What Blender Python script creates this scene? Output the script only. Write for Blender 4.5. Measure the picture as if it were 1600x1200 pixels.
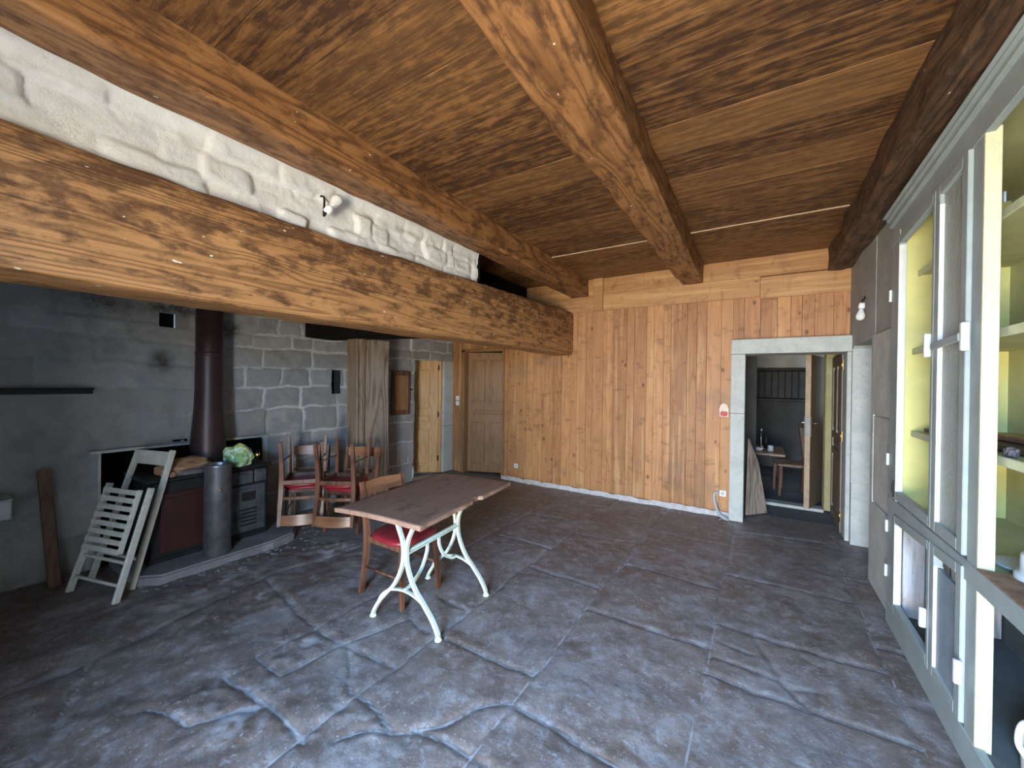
import bpy, bmesh, math, random
import numpy as np
from mathutils import Vector, Matrix, noise
PI = math.pi
C = bpy.context.scene.collection
S = bpy.context.scene
for o in list(bpy.data.objects): bpy.data.objects.remove(o)

# ------------------------------------------------------------------ camera
def cam_axes(yaw, pitch, roll):
    F = Vector((-math.sin(yaw)*math.cos(pitch), math.cos(yaw)*math.cos(pitch), math.sin(pitch)))
    R = Vector((math.cos(yaw), math.sin(yaw), 0)); U = R.cross(F)
    return F, R*math.cos(roll)+U*math.sin(roll), U*math.cos(roll)-R*math.sin(roll)
F_, R_, U_ = cam_axes(0.56194, -0.0035, 0.014275)
cd = bpy.data.cameras.new('camera'); cam = bpy.data.objects.new('camera', cd); C.objects.link(cam)
cam.matrix_world = Matrix(((R_.x, U_.x, -F_.x, 0), (R_.y, U_.y, -F_.y, 0), (R_.z, U_.z, -F_.z, 1.57), (0, 0, 0, 1)))
cd.sensor_width = 36; cd.lens = 611.63/1600*36; cd.clip_start = 0.02
S.camera = cam
# ------------------------------------------------------------------ world, light, exposure
w = bpy.data.worlds.new('world'); S.world = w; w.use_nodes = True
w.node_tree.nodes['Background'].inputs[0].default_value = (0.6, 0.75, 1, 1)
w.node_tree.nodes['Background'].inputs[1].default_value = 0.2
def area(name, loc, rot, sx, sy, power, col):
    l = bpy.data.lights.new(name, 'AREA'); l.shape = 'RECTANGLE'; l.size = sx; l.size_y = sy
    l.energy = power; l.color = col
    o = bpy.data.objects.new(name, l); C.objects.link(o); o.location = loc; o.rotation_euler = rot
    return o
area('skylight_doorway', (0.8, -2.9, 2.9), (math.radians(52), 0, math.radians(14)), 5.2, 2.2, 2200, (0.30, 0.57, 1.0))
area('ground_bounce_doorway', (0.8, -3.0, 0.55), (math.radians(99), 0, math.radians(14)), 5.2, 1.6, 900, (1.0, 0.90, 0.74))
area('fill_back_room', (1.55, 7.6, 1.6), (0, math.radians(90), 0), 1.0, 0.8, 3.5, (0.85, 0.95, 1.0))  # added fill lamp that brightens the back room; no window is built there
area('area_side_room', (-6.2, 4.4, 1.5), (0, math.radians(-90), 0), 0.8, 0.8, 10, (1.0, 0.95, 0.85))  # warm area lamp inside the closed side room
S.view_settings.view_transform = 'Standard'; S.view_settings.look = 'None'
S.view_settings.gamma = 1; S.view_settings.use_curve_mapping = False
S.view_settings.exposure = 1.15

# ------------------------------------------------------------------ node helpers
class NT:
    def __init__(s, name, rough=0.7, metal=0.0, spec=0.4):
        s.m = bpy.data.materials.new(name); s.m.use_nodes = True
        s.t = s.m.node_tree; s.b = s.t.nodes['Principled BSDF']
        s.b.inputs['Roughness'].default_value = rough; s.b.inputs['Metallic'].default_value = metal
        s.b.inputs['Specular IOR Level'].default_value = spec
    def n(s, typ, **kw):
        nd = s.t.nodes.new(typ)
        for k, v in kw.items(): setattr(nd, k, v)
        return nd
    def put(s, inp, v):
        if hasattr(v, 'is_output') or isinstance(v, bpy.types.NodeSocket): s.t.links.new(v, inp)
        elif isinstance(v, (tuple, list)): inp.default_value = tuple(v)+((1,) if len(v) == 3 and len(inp.default_value) == 4 else ())
        else: inp.default_value = v
    def co(s, scale=(1, 1, 1), off=(0, 0, 0), src=None):
        if src is None: src = s.n('ShaderNodeTexCoord').outputs['Object']
        m = s.n('ShaderNodeMapping'); s.put(m.inputs['Vector'], src)
        m.inputs['Scale'].default_value = scale; s.put(m.inputs['Location'], off)
        return m.outputs[0]
    def noise(s, vec, scale=5, detail=4, rough=0.55, dist=0.0):
        nd = s.n('ShaderNodeTexNoise'); s.put(nd.inputs['Vector'], vec)
        nd.inputs['Scale'].default_value = scale; nd.inputs['Detail'].default_value = detail
        nd.inputs['Roughness'].default_value = rough; nd.inputs['Distortion'].default_value = dist
        return nd.outputs['Fac']
    def math(s, op, a, b=0.0, c=0.0):
        nd = s.n('ShaderNodeMath', operation=op); s.put(nd.inputs[0], a); s.put(nd.inputs[1], b); s.put(nd.inputs[2], c)
        return nd.outputs[0]
    def rng(s, v, a, b, c=0.0, d=1.0):
        nd = s.n('ShaderNodeMapRange'); s.put(nd.inputs[0], v)
        for i, x in enumerate((a, b, c, d)): s.put(nd.inputs[1+i], x)
        return nd.outputs[0]
    def mix(s, f, a, b, mode='MIX'):
        nd = s.n('ShaderNodeMix', data_type='RGBA', blend_type=mode)
        s.put(nd.inputs[0], f); s.put(nd.inputs[6], a); s.put(nd.inputs[7], b)
        return nd.outputs[2]
    def attr(s, name):
        return s.n('ShaderNodeAttribute', attribute_name=name).outputs['Fac']
    def island(s):
        return s.n('ShaderNodeNewGeometry').outputs['Random Per Island']
    def bump(s, h, strength=0.3, dist=0.01):
        nd = s.n('ShaderNodeBump'); s.put(nd.inputs['Height'], h)
        nd.inputs['Strength'].default_value = strength; nd.inputs['Distance'].default_value = dist
        s.t.links.new(nd.outputs[0], s.b.inputs['Normal'])
    def col(s, c): s.put(s.b.inputs['Base Color'], c); return s
    def rough(s, r): s.put(s.b.inputs['Roughness'], r)
MATS = {}
def plain(name, c, rough=0.6, metal=0.0, var=0.15, scale=12, bump=0.1, c2=None, spec=0.4):
    if name in MATS: return MATS[name]
    t = NT(name, rough, metal, spec); v = t.co()
    f = t.noise(v, scale, 5, 0.6)
    c2 = c2 or tuple(x*(1-var*2) for x in c)
    t.col(t.mix(t.rng(f, 0.3, 0.7), c2, c)); t.bump(f, bump, 0.004)
    MATS[name] = t.m; return t.m
def wood(name, axis, light, mid, dark, blot=0.5, grain=30, rough=0.6, freq=9, islands=False, knots=0.0, paint=0.0, fine=1.0, blotscale=5.0, bumpv=0.35, streak=5.0, spec=0.4, tone=0.35, rs=2.2, along=0.35, zst=None):
    """grain runs along axis ('X','Y','Z')"""
    t = NT(name, rough, 0, spec); ax = 'XYZ'.index(axis)
    def sc(a, b): 
        l = [b, b, b]; l[ax] = a; return tuple(l)
    base = t.n('ShaderNodeTexCoord').outputs['Object']
    if islands:
        isl = t.island()
        cb = t.n('ShaderNodeCombineXYZ')
        for i in range(3): t.put(cb.inputs[i], t.math('MULTIPLY', isl, 37.0+11*i))
        ad = t.n('ShaderNodeVectorMath', operation='ADD'); t.put(ad.inputs[0], base); t.put(ad.inputs[1], cb.outputs[0])
        base = ad.outputs[0]
    v1 = t.co(sc(along, rs), src=base)
    field = t.noise(v1, 1.3, 2, 0.5)
    ring = t.math('FRACT', t.math('MULTIPLY', field, freq*2.2))
    ring = t.math('ABSOLUTE', t.math('SUBTRACT', ring, 0.5))
    ring = t.rng(ring, 0.02, 0.30)                       # 0 on the dark line
    fib = t.noise(t.co(sc(1.2, grain), src=base), 2.2, 5, 0.7)
    blo = t.noise(t.co(sc(1.0, streak), src=base), blotscale*0.9, 7, 0.70, 0.3)
    blo2 = t.noise(t.co(sc(1.0, 1.6), src=base), blotscale*3.0, 4, 0.6)
    c = t.mix(t.rng(fib, 0.3, 0.7), mid, light)
    c = t.mix(t.math('MULTIPLY', t.math('SUBTRACT', 1.0, ring), 0.55*fine), c, dark)
    if zst:
        sx = t.n('ShaderNodeSeparateXYZ'); t.put(sx.inputs[0], t.n('ShaderNodeTexCoord').outputs['Object'])
        blo = t.math('ADD', blo, t.rng(sx.outputs[2], zst[0], zst[1], -zst[2], zst[2]))
    bl = t.rng(t.math('ADD', t.math('MULTIPLY', blo, 0.72), t.math('MULTIPLY', blo2, 0.28)), 0.60-0.20*blot, 0.67-0.14*blot)
    c = t.mix(t.math('MULTIPLY', bl, min(1, 0.35+blot*0.6)), c, dark)
    if islands:
        c = t.mix(t.rng(isl, 0, 1, 0, tone), c, dark)
        i2 = t.math('FRACT', t.math('MULTIPLY', isl, 7.31))
        c = t.mix(t.rng(i2, 0.5, 1, 0, tone), c, light)
    if knots:
        vo = t.n('ShaderNodeTexVoronoi'); t.put(vo.inputs['Vector'], t.co(sc(3.4, 5.5), src=base)); vo.inputs['Scale'].default_value = 1.0
        k = t.rng(vo.outputs['Distance'], 0.06, 0.12, 1, 0)
        k2 = t.rng(vo.outputs['Distance'], 0.1, 0.42, 1, 0)
        c = t.mix(t.math('MULTIPLY', k2, 0.3*knots), c, mid)
        c = t.mix(t.math('MULTIPLY', k, 0.85*knots), c, dark)
        ring = t.math('SUBTRACT', ring, t.math('MULTIPLY', k, 0.5))
        sap = t.noise(t.co(sc(0.5, 9), off=(5, 3, 1), src=base), 1.6, 3, 0.5)
        c = t.mix(t.rng(sap, 0.54, 0.68, 0, 0.5), c, (0.66, 0.40, 0.18))
        smear = t.noise(t.co(sc(6, 3.0), src=base), 1.7, 5, 0.6, 0.5)
        c = t.mix(t.rng(smear, 0.56, 0.72, 0, 0.55), c, dark)
        dirt = t.noise(t.co(), 1.3, 4, 0.6)
        c = t.mix(t.rng(dirt, 0.56, 0.72, 0, 0.45), c, (0.16, 0.10, 0.07))
    if paint:
        pn = t.noise(t.co(sc(6, 13), src=base), 3.0, 1, 0.4)
        c = t.mix(t.rng(pn, 0.80-paint*0.05, 0.81-paint*0.05), c, (0.75, 0.7, 0.6))
    t.col(c); t.rough(t.rng(bl, 0, 1, rough, min(1, rough+0.15)))
    h = t.math('ADD', t.math('MULTIPLY', ring, 0.5), t.math('ADD', fib, t.math('MULTIPLY', bl, -0.4)))
    t.bump(h, bumpv, 0.006)
    MATS[name] = t.m; return t.m
def relief_mat(name, cols, mortar, dark=None, rough=0.8, speck=0.0, soot=None, bumpv=0.4, scale=6, spec=0.3):
    t = NT(name, rough, 0, spec); v = t.co()
    a = t.noise(v, scale, 8, 0.65, 0.3); b = t.noise(v, scale*0.25, 4, 0.6)
    c = t.mix(t.rng(a, 0.35, 0.68), cols[0], cols[1])
    c = t.mix(t.rng(b, 0.4, 0.65, 0, 0.8), c, cols[2])
    c = t.mix(t.math('MULTIPLY', t.attr('tint'), 0.6), c, cols[3])
    if speck:
        sp = t.noise(t.co((1, 1, 1)), 45, 2, 0.5)
        c = t.mix(t.rng(sp, 0.70-speck*0.06, 0.74-speck*0.06, 0, 0.8), c, mortar)
        sp2 = t.noise(v, 13, 8, 0.78, 0.3)
        c = t.mix(t.rng(sp2, 0.50, 0.66, 0, 0.75), c, mortar)
        sp3 = t.noise(v, 3.2, 6, 0.7, 0.5)
        c = t.mix(t.rng(sp3, 0.50, 0.62, 0, 0.40), c, mortar)
        sp4 = t.noise(t.co(off=(9, 4, 0)), 7, 8, 0.75)
        c = t.mix(t.rng(sp4, 0.55, 0.68, 0, 0.7), c, cols[3])
    mo = t.attr('mortar'); mn = t.noise(v, 22, 4, 0.7)
    c = t.mix(t.rng(t.math('ADD', mo, t.math('MULTIPLY', mn, 0.6)), 0.75, 1.1), c, mortar)
    if soot:
        so = t.math('MULTIPLY', t.attr('soot'), t.rng(t.noise(v, 9, 6, 0.7), 0.3, 0.6))
        c = t.mix(so, c, soot)
    t.col(c)
    if rough < 0.7: t.rough(t.rng(a, 0.3, 0.7, rough, rough+0.25))
    t.bump(t.math('ADD', t.noise(v, 40, 8, 0.75), t.math('MULTIPLY', a, 1.2)), bumpv, 0.010)
    MATS[name] = t.m; return t.m
M = MATS
wood('beam_wood', 'Y', (0.37, 0.18, 0.068), (0.24, 0.105, 0.036), (0.050, 0.019, 0.008), blot=0.60, freq=8, paint=0.3, rough=0.48, blotscale=5, streak=3.5, bumpv=0.6, along=.25)
wood('hearth_wood', 'Y', (0.50, 0.262, 0.100), (0.34, 0.158, 0.056), (0.055, 0.021, 0.009), blot=0.68, freq=13, paint=0.5, rough=0.5, blotscale=5, streak=3.0, bumpv=0.6, along=.12, rs=3.2, zst=(2.05, 2.5, .07))
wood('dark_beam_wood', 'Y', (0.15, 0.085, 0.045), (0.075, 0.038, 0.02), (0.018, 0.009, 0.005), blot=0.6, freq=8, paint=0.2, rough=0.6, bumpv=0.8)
wood('ceiling_wood', 'X', (0.34, 0.168, 0.057), (0.19, 0.085, 0.028), (0.032, 0.012, 0.006), blot=0.86, freq=6, islands=True, rough=0.5, blotscale=4.2, streak=9, fine=0.4, tone=0.35)
wood('board_wood', 'Z', (0.60, 0.305, 0.122), (0.42, 0.185, 0.072), (0.11, 0.040, 0.016), blot=0.22, freq=6, islands=True, knots=1.0, rough=0.55, fine=0.4, blotscale=2, bumpv=0.15, tone=.42)
wood('frieze_wood', 'X', (0.52, 0.285, 0.115), (0.40, 0.195, 0.072), (0.16, 0.065, 0.025), blot=0.1, freq=5, islands=True, knots=0.8, rough=0.55, fine=0.4, bumpv=0.15)
wood('door_pine', 'Z', (0.62, 0.38, 0.16), (0.50, 0.28, 0.105), (0.22, 0.10, 0.035), blot=0.05, freq=7, rough=0.45, fine=0.6, bumpv=0.1)
wood('door_brown', 'Z', (0.36, 0.195, 0.085), (0.25, 0.125, 0.052), (0.10, 0.042, 0.018), blot=0.1, freq=7, rough=0.5, fine=0.5, bumpv=0.1)
wood('door_old', 'Z', (0.30, 0.22, 0.15), (0.20, 0.14, 0.09), (0.08, 0.05, 0.03), blot=0.1, freq=7, rough=0.5, fine=0.5, bumpv=0.1)
wood('post_wood', 'Z', (0.40, 0.33, 0.26), (0.28, 0.22, 0.17), (0.09, 0.065, 0.045), blot=0.3, freq=5, rough=0.8, streak=8, bumpv=0.8)
wood('table_wood', 'Y', (0.38, 0.245, 0.175), (0.22, 0.12, 0.078), (0.09, 0.042, 0.028), blot=0.3, freq=4, rough=0.38, fine=0.3, streak=3, blotscale=3, bumpv=0.25)
wood('chair_wood', 'Z', (0.19, 0.088, 0.05), (0.11, 0.045, 0.026), (0.03, 0.014, 0.010), blot=0.1, freq=5, rough=0.4, bumpv=0.1)
wood('band_wood', 'X', (0.30, 0.145, 0.07), (0.20, 0.088, 0.042), (0.06, 0.025, 0.013), blot=0.05, freq=5, rough=0.32, bumpv=0.05)
wood('grey_board', 'Z', (0.55, 0.55, 0.55), (0.38, 0.38, 0.40), (0.13, 0.12, 0.12), blot=0.3, freq=5, rough=0.85, streak=9)
relief_mat('flagstone', [(0.115, 0.082, 0.066), (0.27, 0.215, 0.185), (0.19, 0.175, 0.17), (0.10, 0.073, 0.058)], (0.34, 0.34, 0.35), rough=0.34, speck=0.7, bumpv=0.5, spec=0.45, scale=5)
relief_mat('wall_stone', [(0.26, 0.265, 0.26), (0.45, 0.455, 0.44), (0.37, 0.365, 0.345), (0.23, 0.225, 0.215)], (0.52, 0.525, 0.51), soot=(0.025, 0.018, 0.014), bumpv=0.6)
relief_mat('whitewash', [(0.68, 0.67, 0.63), (0.78, 0.77, 0.73), (0.64, 0.64, 0.62), (0.70, 0.68, 0.63)], (0.74, 0.73, 0.69), bumpv=0.6, scale=10, spec=0.1, rough=0.95)
def stone(name, a, b, c, scale=5):
    t = NT(name, 0.8); v = t.co()
    n1 = t.noise(v, scale, 8, 0.65, 0.2); n2 = t.noise(v, scale*5, 4, 0.7)
    k = t.mix(t.rng(n1, 0.35, 0.65), a, b); k = t.mix(t.rng(n2, 0.55, 0.75, 0, 0.7), k, c)
    t.col(k); t.bump(t.math('ADD', n1, n2), 0.4, 0.008); MATS[name] = t.m
stone('frame_stone', (0.42, 0.44, 0.41), (0.55, 0.56, 0.50), (0.32, 0.33, 0.30))
stone('grey_plaster', (0.30, 0.31, 0.29), (0.40, 0.41, 0.38), (0.24, 0.25, 0.24), 3)
stone('plaster_strip', (0.62, 0.60, 0.57), (0.42, 0.40, 0.38), (0.16, 0.12, 0.09), 14)
stone('hearth_stone', (0.13, 0.13, 0.135), (0.22, 0.22, 0.22), (0.09, 0.09, 0.09))
stone('yellow_plaster', (0.36, 0.31, 0.14), (0.42, 0.38, 0.20), (0.22, 0.19, 0.10), 8)
plain('soot', (0.010, 0.009, 0.008), 0.95, spec=0.1)  # near black, also used to darken the void above the hearth beam
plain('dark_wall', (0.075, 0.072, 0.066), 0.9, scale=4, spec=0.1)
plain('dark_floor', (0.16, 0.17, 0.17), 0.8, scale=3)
plain('mint_iron', (0.62, 0.72, 0.62), 0.42, scale=30, var=0.08)
plain('red_vinyl', (0.30, 0.022, 0.032), 0.38, scale=9, var=0.2)
plain('white_wood', (0.56, 0.57, 0.50), 0.55, scale=25, var=0.12)
plain('cab_grey', (0.32, 0.37, 0.36), 0.5, scale=7, var=0.10)
plain('cab_yellow', (0.72, 0.69, 0.26), 0.5, scale=5, var=0.10)
plain('cab_inner', (0.52, 0.52, 0.27), 0.6, scale=3, var=0.15)
plain('cab_edge', (0.60, 0.61, 0.40), 0.5, scale=30, var=0.08)
plain('cab_panel', (0.24, 0.30, 0.34), 0.6, scale=6, var=0.15)
plain('cab_dark', (0.11, 0.13, 0.13), 0.8, scale=4, var=0.2)
plain('white_paint', (0.62, 0.64, 0.61), 0.4, scale=20, var=0.05)
plain('porcelain', (0.85, 0.85, 0.82), 0.2, var=0.02)
plain('brass', (0.75, 0.52, 0.18), 0.25, 1.0, var=0.05)
plain('steel', (0.6, 0.6, 0.6), 0.3, 1.0, var=0.1)
plain('black_iron', (0.022, 0.021, 0.023), 0.55, 0.3, scale=8, var=0.3)
plain('pipe_brown', (0.050, 0.030, 0.032), 0.42, 0.2, scale=6, var=0.2)
plain('enamel_red', (0.055, 0.018, 0.016), 0.35, scale=5, var=0.25)
plain('grey_iron', (0.11, 0.12, 0.13), 0.45, 0.4, scale=8, var=0.3)
plain('zinc', (0.34, 0.35, 0.37), 0.38, 0.85, scale=10, var=0.25)
plain('brown_paper', (0.34, 0.20, 0.11), 0.7, scale=9, var=0.2)
plain('plastic_white', (0.80, 0.80, 0.76), 0.35, var=0.03)
plain('rag_grey', (0.18, 0.16, 0.17), 0.9, scale=14, var=0.3)
plain('ceramic_grey', (0.55, 0.60, 0.62), 0.35, scale=9, var=0.1)
plain('cable_grey', (0.5, 0.5, 0.5), 0.6)
plain('peeled_brown', (0.34, 0.20, 0.13), 0.7, scale=20, var=0.3)
plain('pale_wood', (0.55, 0.40, 0.25), 0.6, scale=12)
plain('sticker_red', (0.55, 0.06, 0.05), 0.5, scale=60, var=0.2)
plain('sticker_cream', (0.8, 0.66, 0.5), 0.5, scale=50, var=0.15)
def bag_mat():
    t = NT('green_plastic', 0.3); v = t.co()
    n = t.noise(v, 14, 3, 0.6, 1.0)
    c = t.mix(t.rng(n, 0.42, 0.50), (0.62, 0.78, 0.66), (0.28, 0.45, 0.18))
    c = t.mix(t.rng(t.noise(v, 9, 2), 0.55, 0.6), c, (0.72, 0.76, 0.22)); t.col(c); MATS['green_plastic'] = t.m
bag_mat()
def glass_mats():
    t = NT('bulb_glass', 0.08); t.col((0.95, 0.95, 0.93)); t.b.inputs['Transmission Weight'].default_value = 0.35; MATS['bulb_glass'] = t.m
    t = NT('frosted_glass', 0.45); t.col((0.42, 0.47, 0.43)); t.b.inputs['Transmission Weight'].default_value = 0.35
    t.bump(t.noise(t.co(), 38, 3, 0.5), 0.6, 0.01); MATS['frosted_glass'] = t.m
    t = NT('clear_glass', 0.02)
    tr = t.n('ShaderNodeBsdfTransparent'); gl = t.n('ShaderNodeBsdfGlossy'); gl.inputs['Roughness'].default_value = 0.05
    fr = t.n('ShaderNodeFresnel'); fr.inputs[0].default_value = 1.35; mx = t.n('ShaderNodeMixShader')
    mx.inputs[0].default_value = 0.05; t.t.links.new(tr.outputs[0], mx.inputs[1]); t.t.links.new(gl.outputs[0], mx.inputs[2])
    t.t.links.new(mx.outputs[0], t.t.nodes['Material Output'].inputs['Surface']); MATS['clear_glass'] = t.m
glass_mats()

# ------------------------------------------------------------------ mesh helpers
def obj(name, bm, mat, parent=None, smooth=False, label=None):
    me = bpy.data.meshes.new(name)
    if smooth:
        for f in bm.faces: f.smooth = True
    bm.normal_update(); bm.to_mesh(me); bm.free()
    for m in (mat if isinstance(mat, (list, tuple)) else [mat]): me.materials.append(M[m] if isinstance(m, str) else m)
    if smooth == 'auto' : pass
    o = bpy.data.objects.new(name, me); C.objects.link(o)
    if parent: o.parent = parent
    if label: o['label'] = label
    return o
def tag(o, label, cat, group=None, kind=None):
    o['label'] = label; o['category'] = cat
    if group: o['group'] = group
    if kind: o['kind'] = kind
    return o
def thing(name, label, cat, loc=(0, 0, 0), rz=0.0, group=None, rot=None):
    o = bpy.data.objects.new(name, None); C.objects.link(o); o.empty_display_size = 0.1
    o.location = loc; o.rotation_euler = rot if rot else (0, 0, rz)
    return tag(o, label, cat, group)
def struct(name, bm, mat, parent=None, label=None):
    o = obj(name, bm, mat, parent)
    if not parent: o['kind'] = 'structure'
    if label: o['label'] = label
    return o
def B(): return bmesh.new()
def box(bm, lo, hi, bev=0.0, mat=None, seg=1, mi=0):
    lo = Vector(lo); hi = Vector(hi); vs = []
    for z in (lo.z, hi.z):
        for y in (lo.y, hi.y):
            for x in (lo.x, hi.x): vs.append(bm.verts.new((x, y, z)))
    fs = [bm.faces.new([vs[i] for i in q]) for q in ((0, 2, 3, 1), (4, 5, 7, 6), (0, 1, 5, 4), (2, 6, 7, 3), (0, 4, 6, 2), (1, 3, 7, 5))]
    for f in fs: f.material_index = mi
    if bev > 0:
        es = list({e for f in fs for e in f.edges})
        r = bmesh.ops.bevel(bm, geom=es, offset=bev, segments=seg, affect='EDGES', profile=0.5)
        vs = list({v for f in r['faces'] for v in f.verts} | {v for v in vs if v.is_valid})
    if mat is not None: bmesh.ops.transform(bm, matrix=mat, verts=[v for v in vs if v.is_valid])
    return bm
def rbox(bm, c, size, rot=(0, 0, 0), bev=0.0, seg=1):
    from mathutils import Euler
    h = Vector(size)/2
    return box(bm, -h, h, bev, Matrix.Translation(c) @ Euler(rot).to_matrix().to_4x4(), seg)
def beam_between(bm, a, b, wdt, thk, up=(0, 0, 1), bev=0.0):
    """rectangular bar from a to b; wdt along side, thk along up"""
    a = Vector(a); b = Vector(b); d = (b-a); L = d.length; d.normalize()
    u = Vector(up); s = d.cross(u).normalized(); u = s.cross(d).normalized()
    m = Matrix(((s.x, d.x, u.x, a.x), (s.y, d.y, u.y, a.y), (s.z, d.z, u.z, a.z), (0, 0, 0, 1)))
    return box(bm, (-wdt/2, 0, -thk/2), (wdt/2, L, thk/2), bev, m)
def smooth_path(pts, n=6):
    pts = [Vector(p) for p in pts]; out = []
    P = [pts[0]*2-pts[1]]+pts+[pts[-1]*2-pts[-2]]
    for i in range(1, len(P)-2):
        for k in range(n):
            t = k/n; a, b, c, d = P[i-1:i+3]
            out.append(0.5*((2*b)+(c-a)*t+(2*a-5*b+4*c-d)*t*t+(3*b-a-3*c+d)*t**3))
    out.append(pts[-1]); return out
def tube(bm, pts, r, seg=10, prof=None, up=None, smooth=True, n=6):
    """r: number or list per control point; prof: (w,h) flat bar with 'up' direction"""
    ctrl = len(pts)
    path = smooth_path(pts, n) if smooth and ctrl > 2 else [Vector(p) for p in pts]
    N = len(path); rings = []; prev = None
    for i, p in enumerate(path):
        d = (path[min(i+1, N-1)]-path[max(i-1, 0)]).normalized()
        if up is not None: s = d.cross(Vector(up)).normalized()
        else:
            ref = prev if prev is not None else (Vector((0, 0, 1)) if abs(d.z) < 0.9 else Vector((1, 0, 0)))
            s = (ref-d*ref.dot(d)).normalized() if prev is not None else d.cross(ref).normalized()
            prev = s
        u = d.cross(s).normalized()
        if prof:
            k = [(-1, -1), (1, -1), (1, 1), (-1, 1)]
            sc = 1.0
            if isinstance(r, (list, tuple)):
                f = i/(N-1)*(len(r)-1); j = min(int(f), len(r)-2); sc = r[j]+(r[j+1]-r[j])*(f-j)
            rings.append([bm.verts.new(p+s*(a*prof[0]/2*sc)+u*(b*prof[1]/2*sc)) for a, b in k])
        else:
            if isinstance(r, (list, tuple)):
                f = i/(N-1)*(len(r)-1); j = min(int(f), len(r)-2); rr = r[j]+(r[j+1]-r[j])*(f-j)
            else: rr = r
            rings.append([bm.verts.new(p+(s*math.cos(a)+u*math.sin(a))*rr) for a in [2*PI*q/seg for q in range(seg)]])
    m = len(rings[0])
    for a, b in zip(rings, rings[1:]):
        for q in range(m):
            f = bm.faces.new((a[q], a[(q+1) % m], b[(q+1) % m], b[q])); f.smooth = not prof
    bm.faces.new(rings[0][::-1]); bm.faces.new(rings[-1])
    bmesh.ops.recalc_face_normals(bm, faces=bm.faces[:])
    return bm
def lathe(bm, prof, c=(0, 0, 0), seg=24, mat=None):
    rings = []; new = []
    for r, z in prof:
        ring = [bm.verts.new((c[0]+max(r, 1e-4)*math.cos(2*PI*q/seg), c[1]+max(r, 1e-4)*math.sin(2*PI*q/seg), c[2]+z)) for q in range(seg)]
        rings.append(ring); new += ring
    for a, b in zip(rings, rings[1:]):
        for q in range(seg):
            f = bm.faces.new((a[q], a[(q+1) % seg], b[(q+1) % seg], b[q])); f.smooth = True
    if prof[0][0] > 1e-3: bm.faces.new(rings[0][::-1])
    if prof[-1][0] > 1e-3: bm.faces.new(rings[-1])
    if mat is not None: bmesh.ops.transform(bm, matrix=mat, verts=new)
    return bm
def prism(bm, pts, z0, z1):
    a = [bm.verts.new((x, y, z0)) for x, y in pts]; b = [bm.verts.new((x, y, z1)) for x, y in pts]; n = len(pts)
    bm.faces.new(a[::-1]); bm.faces.new(b)
    for i in range(n): bm.faces.new((a[i], a[(i+1) % n], b[(i+1) % n], b[i]))
    bmesh.ops.recalc_face_normals(bm, faces=bm.faces[:])
    return bm
def dup(root, loc, rot, label=None, group=None):
    r = root.copy(); C.objects.link(r); r.location = loc; r.rotation_euler = rot
    if label: r['label'] = label
    if group: r['group'] = group
    def rec(src, par):
        for ch in [x for x in src.children]:
            c = ch.copy(); C.objects.link(c); c.parent = par; rec(ch, c)
    rec(root, r); return r

# numpy value noise ----------------------------------------------------------
def vnoise(x, y, seed=0):
    rs = np.random.RandomState(seed); T = rs.rand(256, 256)
    xi = np.floor(x).astype(int); yi = np.floor(y).astype(int); fx = x-xi; fy = y-yi
    fx = fx*fx*(3-2*fx); fy = fy*fy*(3-2*fy); g = lambda a, b: T[a % 256, b % 256]
    return (g(xi, yi)*(1-fx)+g(xi+1, yi)*fx)*(1-fy)+(g(xi, yi+1)*(1-fx)+g(xi+1, yi+1)*fx)*fy
def fbm(x, y, o=4, seed=0):
    s = 0; a = 0.5; t = 0
    for i in range(o): s = s+a*vnoise(x*2**i+13*i, y*2**i+7*i, seed+i); t += a; a *= 0.5
    return s/t
def grid_obj(name, P, mat, attrs, mask=None, smooth=True):
    """P: (nu,nv,3) points, mask (nu-1,nv-1) True keeps the face"""
    nu, nv = P.shape[:2]; idx = np.arange(nu*nv).reshape(nu, nv)
    q = np.stack([idx[:-1, :-1], idx[1:, :-1], idx[1:, 1:], idx[:-1, 1:]], -1)
    q = q[mask] if mask is not None else q.reshape(-1, 4)
    me = bpy.data.meshes.new(name); me.vertices.add(nu*nv); me.vertices.foreach_set('co', P.reshape(-1).astype(np.float32))
    nf = len(q); me.loops.add(nf*4); me.polygons.add(nf)
    me.loops.foreach_set('vertex_index', q.reshape(-1).astype(np.int32))
    me.polygons.foreach_set('loop_start', np.arange(0, nf*4, 4, dtype=np.int32))
    me.polygons.foreach_set('loop_total', np.full(nf, 4, dtype=np.int32))
    me.update(calc_edges=True)
    if smooth: me.polygons.foreach_set('use_smooth', np.ones(nf, dtype=bool))
    for k, a in attrs.items():
        at = me.attributes.new(k, 'FLOAT', 'POINT'); at.data.foreach_set('value', a.reshape(-1).astype(np.float32))
    me.materials.append(M[mat]); me.validate()
    o = bpy.data.objects.new(name, me); C.objects.link(o); o['kind'] = 'structure'
    return o

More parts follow.
